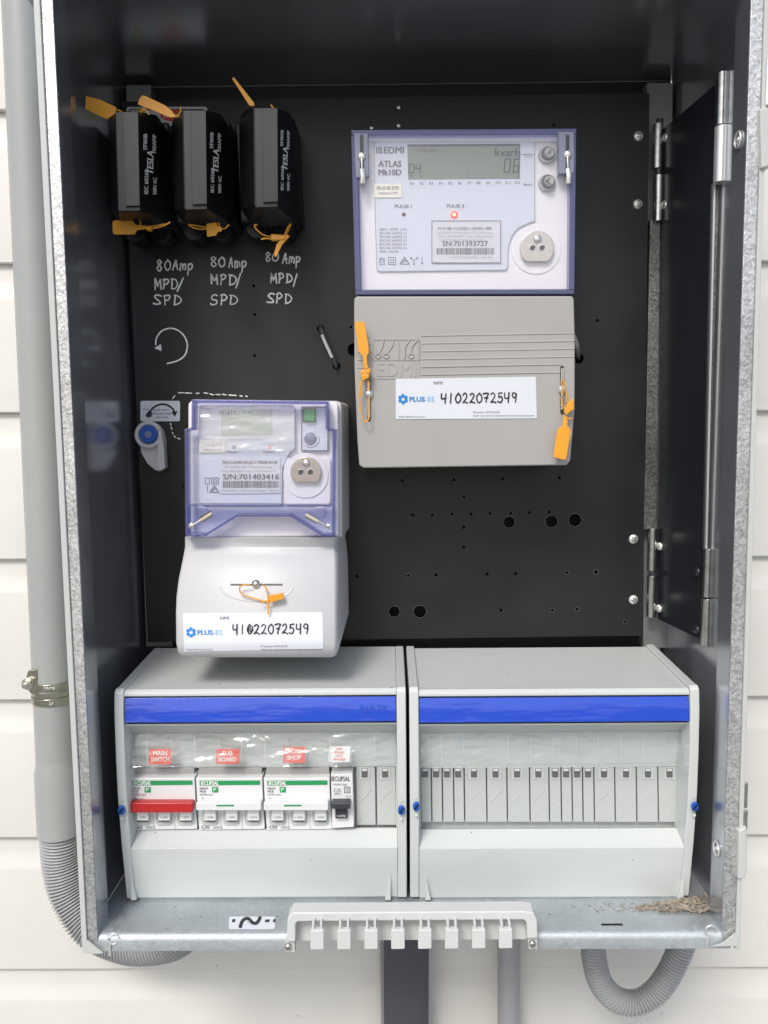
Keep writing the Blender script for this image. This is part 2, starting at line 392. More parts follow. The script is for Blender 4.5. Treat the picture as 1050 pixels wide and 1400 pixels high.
# support channels at the back of the box
MB().prism([(885, 113), (920, 113), (917, 886), (879, 886)], .772, .787).build('support_channel', 'channel', box, bevel=.0006)
MB().prism([(172, 116), (206, 116), (236, 884), (200, 884)], .772, .787).build('support_channel', 'channel', box, bevel=.0006)
def screw(x, y, d, rpx, parent=box, mat='screw', name='screw', h=.45, slot=True, n=18, ang=None):
    c = P(x, y, d); r = rpx*d/F
    o = MB().dome(c, r, r*h, n).build(name, mat, parent)
    if slot:
        m = MB(); a0 = random.uniform(0, 1.5) if ang is None else ang
        for a in (a0, a0+math.pi/2):
            u = Vector((math.cos(a), 0, math.sin(a)))*r*.55; v = Vector((-math.sin(a), 0, math.cos(a)))*r*.11
            y = Vector((0, -r*h*.97, 0))
            m.quad(c+y-u-v, c+y+u-v, c+y+u+v, c+y-u+v)
        m.build('screw_slot', 'tog', o) if o.parent and o.parent.parent is None else None
    return o
# hardware on the rim and lip
for x, y in ((155, 1283), (972, 1272)):
    m = MB()
    c = P(x, y, DF-.001)
    m.tube([c+Vector((math.cos(t)*.0042, -.0004, math.sin(t)*.0045)) for t in [k*2*math.pi/14 for k in range(13)]], .0005, 5)
    m.tube([c+Vector((-.002, -.0008, -.003)), c+Vector((-.003, -.0008, -.009)), c+Vector((-.0032, -.0006, -.014))], .0008, 5)
    m.build('silicone_bead', 'screw', box)
for x, y in ((1014, 191), (982, 1160)):
    c = P(x, y, DF+.012); c.x = (eRi(c.z))-.0002
    m = MB(); m.tube([c+Vector((-.0008, math.cos(t)*.005, math.sin(t)*.0055)) for t in [k*2*math.pi/20 for k in range(21)]], .0009, 6)
    m.dome(c, .0022, .002, 10, (-1, 0, 0)); m.build('rivet', 'screw', box)
for x, y in ((415, 1242), (686, 1239)):
    c = P(x, y, .64); c.z = zF-.0006; c.y = .632
    MB().dome(c, .005, .0032, 12, (0, 0, 1)).build('bolt_head', 'screw', box)
c = P(836, 1257, DF+.012); MB().box(c.x-.0085, c.x+.0085, .6092, .6112, zF+.0007, zF+.0009).build('drain_slot', 'dark', box)
m = MB(); q = [(.6195), (.6070)]
def fl(x, y): # floor point on the lip top seen at a pixel
    v = R @ Vector(((x-525)/F, -(y-700)/F, -1)); t = (zF+.0009-CAM.z)/v.z; return CAM+v*t
lab = MB().loft([[fl(*p) for p in rr(313, 1253, 376, 1270, 2.5, sk=.0)], [fl(*p)+Vector((0, 0, -.0003)) for p in rr(313, 1253, 376, 1270, 2.5)]]).build('lip_sticker', 'wlab', box)
m = MB()
def flat(pts, up_=.0003):
    m.add([fl(*p)+Vector((0, 0, up_)) for p in pts], [tuple(range(len(pts)))])
def fstroke(pts, wd):
    pts = [(p.x, p.y) for p in crom([Vector((a, b, 0)) for a, b in pts], 5)]
    for i in range(len(pts)-1):
        (a, b), (c_, e) = pts[i], pts[i+1]; q = math.hypot(c_-a, e-b) or 1; nx, ny = -(e-b)/q*wd/2, (c_-a)/q*wd/2
        flat([(a+nx, b+ny), (c_+nx, e+ny), (c_-nx, e-ny), (a-nx, b-ny)])
fstroke([(328, 1269), (331, 1260), (336, 1256), (341, 1257), (344, 1261), (349, 1263), (353, 1260), (356, 1253.5)], 4.5)
flat([(318, 1257), (322, 1257), (321, 1261), (317, 1261)]); flat([(363, 1257.5), (369, 1257.5), (368, 1261), (362, 1261)]); flat([(374, 1257), (377, 1257), (376, 1261), (373, 1261)])
m.build('printed_mark', 'ink', lab)
# water drops and grit on the floor
m = MB()
for k in range(26):
    x = random.uniform(200, 830); y = random.uniform(1235, 1275); p = fl(x, y); r = random.uniform(.0004, .0012)
    p.z = zF-(.0009 if y < 1253 else -.0005)
    if y > 1250 and 380 < x < 740: continue
    m.dome(p, r*1.5, r*.7, 7, (0, 0, 1))
p = fl(717, 1240); p.z = zF-.0009; m.dome(p, .0042, .0012, 14, (0, 0, 1))
tag(m.build('grit', 'twig', sharp=60), 'scattered specks of grit on the galvanised floor of the box', 'grit', kind='stuff')

# door hinge halves outside on the right rim
dh = thing('door_hinge_plate', 'grey door hinge plate high on the outside right rim of the box', 'hinge', P(1045, 230, DF), 'door hinges on the outside of the right rim')
MB().cyl(P(1048, 145, DF-.001), (0, 0, 1), .0030, .031).build('pin', 'hinge', dh)
MB().prism([(1039, 148), (1062, 146), (1060, 224), (1041, 230)], DF-.006, DF+.01).build('plate', 'powder', dh, bevel=.001)
dh = thing('door_hinge_plate', 'grey door hinge plate low on the outside right rim with bare steel pin above', 'hinge', P(1016, 1203, DF), 'door hinges on the outside of the right rim')
MB().cyl(P(1017, 1132, DF-.001), (0, 0, 1), .0026, .014).cyl(P(1017.5, 1103, DF-.001), (0, 0, 1), .0023, .019).build('pin', 'hinge', dh)
MB().prism([(1010, 1137), (1021, 1130), (1022, 1192), (1018, 1201), (1009, 1203)], DF-.006, DF+.006).build('plate', 'powder', dh, bevel=.0012)

# ------------------------------------------------------------------ mounting panel with real drilled holes
small = [(550,657),(621,656),(687,655),(765,653),(634,679),(564,704),(591,704),(618,703),(644,703),(670,702),(698,702),(724,701),(751,700),
 (634,721),(634,748),(558,787),(596,786),(666,785),(705,784),(775,783),(815,782),(685,834),(755,834),(789,833),(347,391),(348,430),(348,486),
 (295,541),(251,665),(480,447),(817,438),(545,146),(508,173.5),(757,171),(488,788),(855,850)]
bigh = [(696,714,8),(754,713,8.5),(786,711,9),(539,836,8),(574,836,9),(438,449,5.5),(460,500,6),(791,490,7),(484,478,9)]
cu = bpy.data.curves.new('p', 'CURVE'); cu.dimensions = '2D'; cu.fill_mode = 'BOTH'; cu.extrude = .00075
def spl(pts):
    s_ = cu.splines.new('POLY'); s_.points.add(len(pts)-1); s_.use_cyclic_u = True
    for q_, p_ in zip(s_.points, pts): q_.co = (p_.x, p_.z, 0, 1)
spl([P(x, y, DP) for x, y in ((167, 139), (888, 127), (878, 869), (202, 878))])
for x, y in small: spl([P(a, b, DP) for a, b in circ(x, y, 2.1, 10)])
for x, y, r in bigh: spl([P(a, b, DP) for a, b in circ(x, y, r, 20)])
to = bpy.data.objects.new('p', cu); pm = bpy.data.meshes.new_from_object(to); bpy.data.objects.remove(to)
panel = thing('mounting_panel', 'dark grey drilled mounting panel standing inside the meter box', 'panel', P(540, 870, DP))
mb = MB(); mb.add([Vector((v.co.x, DP+.00075+(-1)*v.co.z, v.co.y)) for v in pm.vertices], [tuple(p.vertices) for p in pm.polygons])
mb.build('panel_sheet', 'panel', panel, sharp=30)
m = MB()
for x, y in random.sample(small, 13)+[(775, 783), (815, 782), (545, 146)]:
    c = P(x, y, DP-.0002); r = .0019 if (x, y) != (815, 782) else .0026
    m.tube([c+Vector((math.cos(t)*r, 0, math.sin(t)*r)) for t in [k*2*math.pi/12 for k in range(13)]], .0002, 4)
for x, y, r in bigh[:7]:
    c = P(x, y, DP-.0002); r = r*DP/F
    m.tube([c+Vector((math.cos(t)*r, 0, math.sin(t)*r)) for t in [k*2*math.pi/24 for k in range(25)]], .0002, 4)
tag(m.build('hole_burrs', 'grey_ink', panel), kind='stuff')
for x, y in ((873, 186), (872, 279), (866, 737), (866, 820)): screw(x, y, DP, 6.6, panel)
for x, y in ((545, 172), (508, 175), (545, 147)): screw(x, y, DP, 2.6, panel, slot=False)
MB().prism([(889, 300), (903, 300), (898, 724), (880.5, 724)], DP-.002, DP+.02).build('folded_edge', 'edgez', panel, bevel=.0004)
def hinge(parent, x, y0, y1, d, r, leaf=None, mat='hinge'):
    a = P(x, y1, d); L = P(x, y0, d).z-a.z
    h_ = MB().cyl(a, (0, 0, 1), r, L, 20).build('hinge_barrel', mat, parent, bevel=.0003)
    return h_
hinge(panel, 898.5, 170, 231, DP-.004, .0046); hinge(panel, 899.5, 240, 303, DP-.004, .0046)
hinge(panel, 891.5, 722, 780, DP-.004, .0046); hinge(panel, 890.5, 787, 843, DP-.004, .0046)
for px, py, L in ((899, 303, .09), (891, 843, .08)): MB().cyl(P(px, py, DP-.004), (0, 0, 1), .0032, L).build('hinge_pin', 'tog', panel)

# handwriting
G = {
'8': [[(.75,.85),(.45,1),(.2,.8),(.5,.55),(.78,.25),(.5,0),(.15,.2),(.4,.5),(.75,.8),(.7,.9)]],
'0': [[(.5,1),(.15,.7),(.12,.3),(.45,0),(.85,.3),(.85,.75),(.5,1)]],
'A': [[(.05,0),(.3,.6),(.5,1),(.62,.5),(.75,0)],[(.2,.4),(.7,.42)]],
'm': [[(.05,0),(.1,.6)],[(.1,.45),(.3,.62),(.42,.4),(.42,.05)],[(.42,.4),(.65,.62),(.8,.4),(.82,.03)]],
'p': [[(.15,.6),(.12,0),(.1,-.45)],[(.15,.5),(.5,.62),(.72,.4),(.5,.1),(.15,.12)]],
'M': [[(.05,0),(.12,1)],[(.12,1),(.42,.35)],[(.42,.35),(.75,1)],[(.75,1),(.82,0)]],
'P': [[(.15,0),(.2,1)],[(.1,.95),(.5,1.02),(.75,.78),(.5,.5),(.2,.45)]],
'D': [[(.12,.05),(.2,.95)],[(.05,.98),(.55,.9),(.85,.5),(.6,.12),(.08,0)]],
'S': [[(.85,.9),(.5,1),(.15,.8),(.35,.55),(.7,.38),(.75,.12),(.4,0),(.05,.1)]],
'/': [[(.15,-.15),(.6,1.05)]],
'4': [[(.1,1),(.12,.45),(.75,.5)],[(.72,1),(.65,0)]],
'1': [[(.45,1),(.4,0)]],
'2': [[(.1,.8),(.4,1),(.72,.8),(.55,.4),(.1,.05)],[(.1,.05),(.45,.1),(.9,.0)]],
'7': [[(.05,.95),(.5,1),(.85,.95)],[(.85,.95),(.55,.5),(.4,0)],[(.25,.5),(.75,.52)]],
'5': [[(.8,1),(.25,.95)],[(.25,.95),(.2,.55)],[(.2,.55),(.6,.6),(.75,.3),(.5,.02),(.1,.08)]],
'9': [[(.75,.85),(.4,1),(.15,.75),(.4,.5),(.75,.65),(.75,.9)],[(.75,.9),(.72,.4),(.6,0)]],
' ': []}
def hand(m, s_, x, y, h, adv, wd, d, slope=0, jit=.04):
    for i, ch in enumerate(s_):
        hh = h
        for st in G[ch]:
            pts = [(x+i*adv+(a+random.uniform(-jit, jit)*.6)*adv*.92, y-(b+random.uniform(-jit, jit)*.5)*hh+slope*i*adv) for a, b in st]
            m.stroke(pts, wd*random.uniform(.82, 1.25), d, 5 if len(pts) > 3 else (0 if len(pts) == 2 else 4))
dh_ = DP-.0004
for k, (lines) in enumerate(([('80', 213, 370, 14, 11), ('Amp', 236, 370, 14, 10), ('MPD', 211, 395, 14, 11.5), ('/', 241, 396, 15, 16), ('SPD', 209, 416, 13, 14)],
                             [('80', 287, 365, 13, 11), ('Amp', 312, 365, 14, 9), ('MPD', 288, 389, 13, 12.5), ('/', 321, 391, 16, 14), ('SPD', 287, 416, 13, 13.5)],
                             [('80', 362, 358, 12, 10), ('Amp', 386, 360, 14, 9), ('MPD', 370, 387, 13, 10.5), ('/', 400, 389, 15, 12), ('SPD', 365, 415, 13, 12)])):
    m = MB()
    for s_, x, y, h, adv in lines: hand(m, s_, x, y+random.uniform(-1, 1), h, adv, 1.9, dh_, random.uniform(-.02, .03), .10)
    tag(m.build('handwriting', 'chalk', panel), ['white handwritten 80 Amp MPD/ SPD under the left fuse', 'white handwritten 80 Amp MPD/ SPD under the middle fuse', 'white handwritten 80 Amp MPD/ SPD under the right fuse'][k])
m = MB(); m.stroke([(213, 471), (214, 462), (222, 452), (236, 449), (249, 456), (256, 470), (253, 485), (243, 493), (229, 497)], 2, dh_, 6)
m.sheet([(211, 476), (221, 480), (220, 470)], dh_); tag(m.build('handwriting', 'chalk', panel), 'white hand drawn turning arrow on the dark panel')
m = MB()
for a in ([(236, 545), (239, 541)], [(244, 537), (251, 537)], [(253, 537.2), (262, 537.6)], [(268, 537.8), (272, 537.6)], [(279, 537), (284, 537.8)], [(287, 538.5), (292, 540)], [(295, 539.4), (301, 539.6)], [(304, 539), (309, 540)], [(313, 540), (323, 540.6)], [(328, 541), (331, 541.6)], [(336, 541.4), (338, 542)],
          [(233, 579), (234, 581)], [(234, 584), (235, 587)], [(235.5, 591), (236.5, 593)], [(238, 596), (240, 598)], [(243, 599), (246, 600)]):
    m.stroke(a, 1.5, dh_, 0)
tag(m.build('handwriting', 'chalk', panel), 'white dashed line drawn round the corner of the lower meter')
# stickers on the panel
st = MB().prism(rr(192, 548, 246, 576, 2.5), DP-.0006, DP-.0002).build('lock_sticker', 'wlab', panel)
m = MB(); d_ = DP-.0009
m.stroke([(205, 563), (210, 557), (219, 553), (228, 553.5), (236, 559), (239, 565)], 2.6, d_, 5)
m.sheet([(234, 563), (243, 562), (239, 570)], d_); m.sheet([(199, 567), (204, 561), (208, 564), (207, 570), (201, 571)], d_)
m.text('and turn', 210, 561.5, 3, 21, d_); m.text('clockwise', 208, 566.6, 3, 26, d_); m.text('to lock', 213, 571.6, 3, 17, d_); m.text('Push', 196, 560.5, 2.5, 8, d_)
m.build('printed_mark', 'ink', st)
st = MB().prism(rr(173, 146, 283, 184, 3, sk=.03), DP-.0006, DP-.0002).build('danger_sticker', 'wlab', panel)
st['label'] = 'red and white danger sticker half hidden behind the fuses'
MB().prism(rr(176, 149, 280, 182, 3, sk=.03), DP-.0009, DP-.0007).build('printed_border', 'ink', st)
MB().prism(rr(178, 150.5, 279, 181, 2, sk=.03), DP-.0012, DP-.001).build('printed_field', 'wlab', st)
MB().prism(circ(238, 158, 19, 24, 8), DP-.0015, DP-.0013).build('printed_oval', 'redl', st)
m = MB(); m.text('DANGER', 224, 161, 6, 29, DP-.0018, bold=.02); m.build('lettering', 'wht', st)
MB().sheet([(182, 162), (192, 146), (202, 162)], DP-.0015).build('printed_triangle', 'warn', st)

# ------------------------------------------------------------------ swung side leaf and its hinges
leaf = thing('hinged_side_leaf', 'black steel leaf folded back along the right side of the box', 'panel', P(930, 860, .70))
a = [P(906, 177, .757), P(975, 118, .673), P(957, 874, .673), P(899, 846, .757)]
b = [q+Vector((.0016, .0004, 0)) for q in a]
MB().loft([a, b]).build('leaf_sheet', 'swing', leaf)
MB().prism([(976, 250), (978.5, 250), (967, 752), (964.5, 752)], .6705, .676).build('edge_strip', 'screw', leaf)
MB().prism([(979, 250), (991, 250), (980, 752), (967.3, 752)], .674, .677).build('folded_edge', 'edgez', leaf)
hinge(leaf, 986, 100, 172, .664, .0050); h2 = hinge(leaf, 985, 173.5, 250, .664, .0056, mat='screw')
hinge(leaf, 967.5, 750, 816, .666, .0044); hinge(leaf, 966, 818, 882, .666, .0052)
MB().prism([(994, 101), (1009, 101), (1008, 172), (993, 172)], .664, .668).build('hinge_leaf', 'inner', leaf, bevel=.0004)
MB().prism([(994, 174), (1008, 174), (1006, 239), (1000, 245), (991, 248)], .660, .666).build('hinge_leaf', 'hinge', leaf, bevel=.0004)
MB().prism([(976, 751), (989, 750), (987, 817), (974, 817)], .666, .669).build('hinge_leaf', 'inner', leaf, bevel=.0004)
MB().prism([(973, 819), (986, 819), (984, 880), (971, 882)], .662, .667).build('hinge_leaf', 'inner', leaf, bevel=.0004)
for x, y, d in ((1003, 111, .664), (1003, 160, .664), (1001, 221, .660), (984, 773, .665), (980, 873, .661)): screw(x, y, d, 4.4, leaf)
for x, y in ((911, 188), (910, 280), (903, 747), (902, 832)):
    c = P(x, y, .752); c.x -= .0006
    MB().dome(c, .0040, .0026, 14, (-1, -.3, 0)).build('screw', 'screw', leaf)
for x, y in ((954, 782), (953, 861)):
    c = P(x, y, .678); c.x -= .0006
    MB().dome(c, .0040, .0022, 14, (-1, -.3, 0)).build('screw', 'swing', leaf)

# ------------------------------------------------------------------ fuses
def dfac(x, y): return .6600+.0365*(x-282)/30-.0009
fz = thing('fuse_carrier', 'middle of the three black fuse carriers, third line writing 80 Amp below it', 'fuse', P(280, 330, .76), 'black fuse carriers in a row on the panel')
m = MB(); D = [.659, .662, .697, .735]
rings = [[P(*p, .659) for p in ((249, 151), (282, 151), (283, 284), (252, 287))],
         [P(*p, .697) for p in ((233.5, 166), (243, 154), (296, 155), (309, 168), (314, 285), (306, 303), (250, 305), (237, 290))]]
# ring counts must match: 8-gons
r0 = [P(*p, .660) for p in ((249, 153), (250.5, 150.5), (280.5, 150.5), (282, 153), (284, 283), (282, 287), (253, 287.5), (251.5, 284))]
r1 = [P(*p, .697) for p in ((235, 167), (243, 154), (301, 155), (311, 169), (315, 283), (307, 301), (252, 303), (238, 289))]
r2 = [q+Vector((0, .025, 0)) for q in r1]
m.loft([r0, r1, r2]).build('carrier_body', 'black', fz, bevel=.0012)
gs = MB().prism([(250, 151.5), (281.5, 151.5), (283, 286), (253, 287)], .6565, .661).build('grip_strip', 'blacks', fz, bevel=.0006)
MB().prism([(260, 151), (281.5, 151), (283, 279), (262.5, 280)], .6545, .657).build('grip_pad', 'blacks', gs, bevel=.0004)
MB().prism([(232, 170), (314, 164), (322, 300), (314, 306), (240, 306)], .722, .7615, grow=.0005).build('fuse_base', 'black', fz, bevel=.002)
for x in (272, 308):
    MB().cyl(P(x, 322, .755), (0, -1, 0), .0095, .022, 20).cyl(P(x, 309, .752), (0, -1, 0), .0075, .028, 16).build('terminal_shroud', 'black', fz, bevel=.0008)
MB().tube([P(x, y, .716) for x, y in ((255, 309), (268, 307), (300, 307), (312, 309))], .0009, 6).build('eyelet', 'blacks', fz)
m = MB(); dd = plane_depth(r0[3], r0[4], (r1[3]+r1[4])/2, -.0016)
m.text('IEC 60269', 292.5, 263, 4.6, 33, dd, rot=89, bold=.012); m.text('500V AC', 302.5, 264, 4.4, 23, dd, rot=89, bold=.012)
m.text('TESLA', 298.5, 235, 7.5, 30, dd, rot=89, bold=.02, shear=.3)
m.text('SF80B', 291.5, 203, 4.6, 22, dd, rot=89, bold=.012); m.text('100AMP', 302, 207, 4.6, 25, dd, rot=89, bold=.012)
m.build('lettering', 'wht', fz)
for dx, dz, lb in ((-.0532, -.0006, 'left of the three black fuse carriers, beside the galvanised side wall'), (.0562, .0012, 'right of the three black fuse carriers, nearest the upper meter')):
    c = copy_tree(fz); c.location = fz.location+Vector((dx, 0, dz)); c['label'] = lb
fz['label'] = 'middle of the three black fuse carriers in front of the danger sticker'

# ------------------------------------------------------------------ amber seals
def seal(label, flag, d, loops=(), barrels=(), tails=(), flat_=.0012, group='amber plastic security seals', wr=.0006):
    c = P(flag[0][0], flag[0][1], d if not callable(d) else .69)
    s_ = thing('security_seal', label, 'seal', c, group)
    MB().prism(flag, d, d+flat_).build('flag', 'yellow', s_, bevel=.0003)
    for lp in loops:
        dd_ = lp[0]; MB().tube([P(x, y, dd_+(z if len(q_) else 0)) for (x, y, *q_) in lp[1] for z in [q_[0] if q_ else 0]], wr, 6, smooth=5).build('wire_loop', 'yellow', s_)
    for bb in barrels: MB().prism(bb, d-.002, d+.004).build('lock_barrel', 'yellow', s_, bevel=.0008)
    for t in tails: MB().tube([P(x, y, d) for x, y in t], wr, 6, smooth=3).build('tail', 'yellow', s_)
    return s_
seal('amber seal flag sticking out left from the top of the left fuse', [(117.5, 131), (138, 136.5), (158, 146), (159, 154.5), (146, 163), (138, 159.5), (116, 148.5)], .672, tails=([(157, 150), (163, 151), (170, 155)],))
seal('amber seal flag lying across the top between the left and middle fuses', [(188, 142.5), (191, 134), (195, 130), (200, 131.5), (226, 144), (234, 150.5), (240, 158), (246, 157.5), (244, 160), (232, 160.5), (206, 149.5)], .672, tails=([(240, 159), (246, 155), (247, 147)], [(191, 155), (195, 150), (199, 150), (204, 157)]))
seal('narrow amber seal flag standing up edge on above the right fuse', [(317, 107), (320, 105.5), (347, 140), (348, 145), (341, 144.5)], .672, tails=([(370, 143), (374, 148), (380, 155)],), barrels=([(370, 144), (376, 147), (380, 154), (372, 150)],))
seal('amber seal under the left fuse with its square flag pointing left', [(153.5, 303), (156, 301), (181, 301), (185, 307), (200, 308.5), (200, 313), (187, 314.5), (184, 320), (156, 320.5), (154, 318)], .690,
     loops=((.692, [(196, 311), (210, 312), (222, 309), (231, 305), (232, 303)]), (.694, [(198, 309), (212, 309), (226, 306)])), barrels=([(199, 309), (206, 308.5), (206, 314.5), (199, 314)],), tails=([(193, 309), (191, 301.5)],))
seal('amber seal under the middle fuse with a small square flag facing forward', [(282, 306), (289, 304.5), (296, 304), (297.5, 309), (303, 310), (303, 316), (297.5, 317), (295, 322), (283, 323.5)], .690,
     loops=((.697, [(258, 307), (262, 310), (272, 313), (283, 313)]), (.697, [(258, 307), (266, 308), (283, 311)]), (.695, [(302, 313), (308, 312), (313, 307)])), tails=([(300, 310), (299, 304.5)],))
seal('amber seal looped under the right fuse with its tail hanging onto the writing', [(392, 320), (396, 323), (386, 334), (377, 352), (374.5, 347), (378, 334), (386, 325)], .688,
     loops=((.694, [(370, 324), (360, 321), (352, 315), (348, 309), (350, 307), (352, 308)]), (.694, [(389, 324), (394, 315), (397, 308), (396, 306)]), (.692, [(388, 326), (391, 316), (395, 308)])), barrels=([(370, 319.5), (391, 321), (390, 327.5), (370, 328)],), tails=([(371, 327), (364, 326), (357, 327)],))
seal('amber seal at the left of the grey terminal cover with its flag upright', [(485, 439.5), (498, 440), (503.5, 470), (504.5, 482), (501.5, 487), (502, 499), (496.5, 499), (496, 487), (490, 480)], .667,
     loops=((.668, [(495, 517), (492, 530), (491.5, 545), (494, 565), (498, 576), (502, 576), (504.5, 570), (505, 555), (505, 543)]), (.668, [(496, 516), (494, 528), (493, 543)]), (.668, [(503, 520), (504.5, 528), (504, 535)])),
     barrels=([(496, 497), (503, 498), (504, 503), (498, 506)], [(492, 507), (506, 503), (507, 509), (494, 515)], [(493, 513), (505, 510), (505, 516), (496, 521)]))
seal('amber seal at the right of the grey terminal cover with its flag hanging down', [(771, 568), (776, 568), (776, 582), (781, 588), (779, 600), (774.5, 627.5), (770, 628.5), (757, 625), (759.5, 602), (763, 586), (769, 582)], .667,
     loops=((.668, [(769, 540), (768, 528), (767.5, 522), (770, 521), (773, 530), (775, 545), (776, 550)]), (.668, [(767, 543), (769, 553), (773, 560)])),
     barrels=([(777, 550), (783.5, 544.5), (785, 546), (785, 560), (780, 563), (774, 568), (772, 562)],), tails=([(774, 572), (783, 572.5)],))
seal('amber seal looped through the slot of the lower meter terminal cover', [(367, 815), (386.5, 811), (388, 819), (369, 824)], .634,
     loops=((.6385, [(342, 799), (332, 800), (327.5, 804), (331, 812), (348, 818.5), (366, 823)]), (.6385, [(359, 800), (364, 804), (366, 812), (367, 822)])), tails=([(367, 820), (367, 829), (366.5, 840)], [(368, 821), (361, 822), (357, 825)]), flat_=.003)

# ------------------------------------------------------------------ shared bits for meters
def bars(m, x0, x1, y0, y1, d, n=46, sk=0):
    x = x0
    while x < x1:
        w_ = random.choice((.5, .5, .9, 1.3)); e = min(x+w_, x1)
        m.sheet([(x, y0), (e, y0), (e+sk, y1), (x+sk, y1)], d); x = e+random.choice((.45, .6, .9))
def logo_plus(parent, x, y, r, d, s_, th, wtxt):
    m = MB()
    for k in range(6):
        a = k*math.pi/3+.5
        m.sheet(circ(x+math.cos(a)*r*.72, y+math.sin(a)*r*.72, r*.36, 10), off(d, -.00002*k))
    m.stroke([(x+math.cos(k*math.pi/8)*r*.55, y+math.sin(k*math.pi/8)*r*.55) for k in range(17)], r*.25, off(d, -.0002), 0)
    m.text('PLUS', x+r+2.5, y+th*.5, th, wtxt*.6, d, bold=.02); m.build('logo', 'blueink', parent)
    m = MB(); m.text('-ES', x+r+2.5+wtxt*.61, y+th*.5, th, wtxt*.38, d); m.build('logo', 'blueink2', parent)
def nmi_sticker(parent, pts, d, number, hx, hy, lx, ly, nx, ny, bl, br_, scribble=False):
    st = MB().prism(pts, d, lambda *a: 0) if False else None
    dd_ = d if callable(d) else (lambda x, y: d)
    (x0, y0), (x1, y1), (x2, y2), (x3, y3) = pts; rg = []
    for k in range(13):
        t = k/12; l_ = P3((x0+(x3-x0)*t, y0+(y3-y0)*t), off(dd_, -.0005)); r_ = P3((x1+(x2-x1)*t, y1+(y2-y1)*t), off(dd_, -.0005))
        rg.append([l_, r_, r_+Vector((0, .0003, 0)), l_+Vector((0, .0003, 0))])
    st = MB().loft(rg).build('number_sticker', 'wlab', parent)
    d1 = off(dd_, -.0010)
    logo_plus(st, lx, ly, 6.6, d1, None, 6.5, 34)
    m = MB(); hand(m, number, hx, hy, 13, 9.6, 1.7, d1, -.012, .07)
    if scribble: m.stroke([(hx+20, hy-4), (hx+23, hy-10), (hx+26, hy-4), (hx+23, hy), (hx+21, hy-8), (hx+25, hy-3)], 1.6, d1, 3)
    m.build('handwriting', 'ink', st)
    m = MB(); m.text('NMI', nx, ny, 4.2, 12, d1); m.text('https://pluses.com.au/', bl[0], bl[1], 2.4, 36, d1)
    m.text('Property of PLUS-ES', br_[0], br_[1], 2.4, 36, d1); m.text('Seals may only be broken by authorised personnel', br_[0], br_[1]+4.6, 2.4, 83, d1)
    m.build('lettering', 'grey_ink', st)
def port(parent, x, y, r, flaty, d):
    pts = []
    for k in range(40):
        a = 2*math.pi*k/40; px, py = x+r*math.cos(a), y+r*math.sin(a)
        pts.append((px, min(py, flaty)))
    pl = MB().prism(pts, d-.004, d).build('optical_port', 'port', parent, bevel=.0006)
    screw(x+.5, y-12, d-.0042, 5.6, pl, 'steel')
    for dx in (-6.5, 6.5):
        m = MB(); m.tube([P(x+dx+math.cos(t)*4.2, y+math.sin(t)*4.2, d-.0042) for t in [k*2*math.pi/16 for k in range(17)]], .0004, 5); m.build('port_ring', 'steel', pl)
        MB().sheet(circ(x+dx, y, 3.8, 16), d-.0043).build('port_hole', 'dark', pl)

# ------------------------------------------------------------------ upper meter (polyphase)
m1 = thing('electricity_meter', 'large electricity meter under a square clear cover with violet edges, grey terminal cover below', 'meter', P(635, 640, .76))
FD = .690
MB().prism([(484, 181), (784, 179), (781, 400), (490, 400)], FD+.006, DP-.0002).build('meter_base', 'mgrey', m1, bevel=.002)
MB().prism([(490, 186), (780, 184), (776, 396), (494, 397)], FD, FD+.0058).build('meter_body', 'mbody', m1, bevel=.001)
MB().prism(rr(504, 183.5, 762, 193, 1.5), FD-.003, FD-.0002).build('top_ridge', 'mbody', m1, bevel=.0006)
# faceplate with the notch for the port
fp = [(516, 192.5), (727, 191.5), (731, 195), (731, 302), (722, 305), (708, 312), (700, 322), (696, 333), (694.5, 344), (694, 366), (691, 369), (519, 371), (515.5, 368), (513, 300), (511.5, 196)]
MB().prism(fp, FD-.0014, FD-.0001).build('faceplate', 'mface', m1, bevel=.0003)
m = MB()
for i in range(len(fp)): a, b = fp[i], fp[(i+1) % len(fp)]; m.stroke([a, b], .9, FD-.0017, 0)
m.build('faceplate_outline', 'pale_ink', m1)
df = FD-.0018
MB().prism(circ(733, 341, 34, 32), FD-.0008, FD+.001).build('port_boss', 'mbody', m1, bevel=.0005)
port(m1, 734.5, 339, 23.5, 357.5, FD-.0008)
lc = MB().prism([(557, 197.5), (711, 196.5), (710.5, 244), (558, 245)], df, FD-.0015).build('display', 'lcd', m1)
m = MB(); dl = df-.0003
m.text('kvarh', 677, 213.5, 11, 34, dl, bold=.015); 
def seg7(m, ch, x, y, w_, h, t, d, sl=.1):
    S = {'0': 'abcdef', '6': 'acdefg', '4': 'bcfg'}[ch]
    A = dict(a=[(0, 1), (1, 1)], b=[(1, 1), (1, .5)], c=[(1, .5), (1, 0)], d=[(0, 0), (1, 0)], e=[(0, 0), (0, .5)], f=[(0, .5), (0, 1)], g=[(0, .5), (1, .5)])
    for k in S:
        q = [(x+a*w_+sl*b*h, y-b*h) for a, b in A[k]]; m.stroke(q, t, d, 0)
seg7(m, '0', 689, 235.5, 7.5, 18, 1.7, dl); seg7(m, '6', 701.5, 235.5, 6.5, 18, 1.7, dl)
seg7(m, '0', 559.5, 236.5, 6, 12, 1.6, dl, .02); seg7(m, '4', 568, 236, 6, 11, 1.6, dl, .1)
m.text('<TILES>', 568, 208, 4, 32, dl)
for x in (562, 575.5, 640): m.sheet([(x-1.5, 239.5), (x+1.5, 239.5), (x, 242.5)], dl)
m.build('display_digits', 'lcdk', lc)
m = MB(); m.sheet([(557, 197.5), (711, 196.5), (711, 199), (557, 200)], dl); m.sheet([(709.5, 197), (711, 197), (710.5, 244), (709, 244)], dl); m.build('display_frame', 'tog', lc)
m = MB()
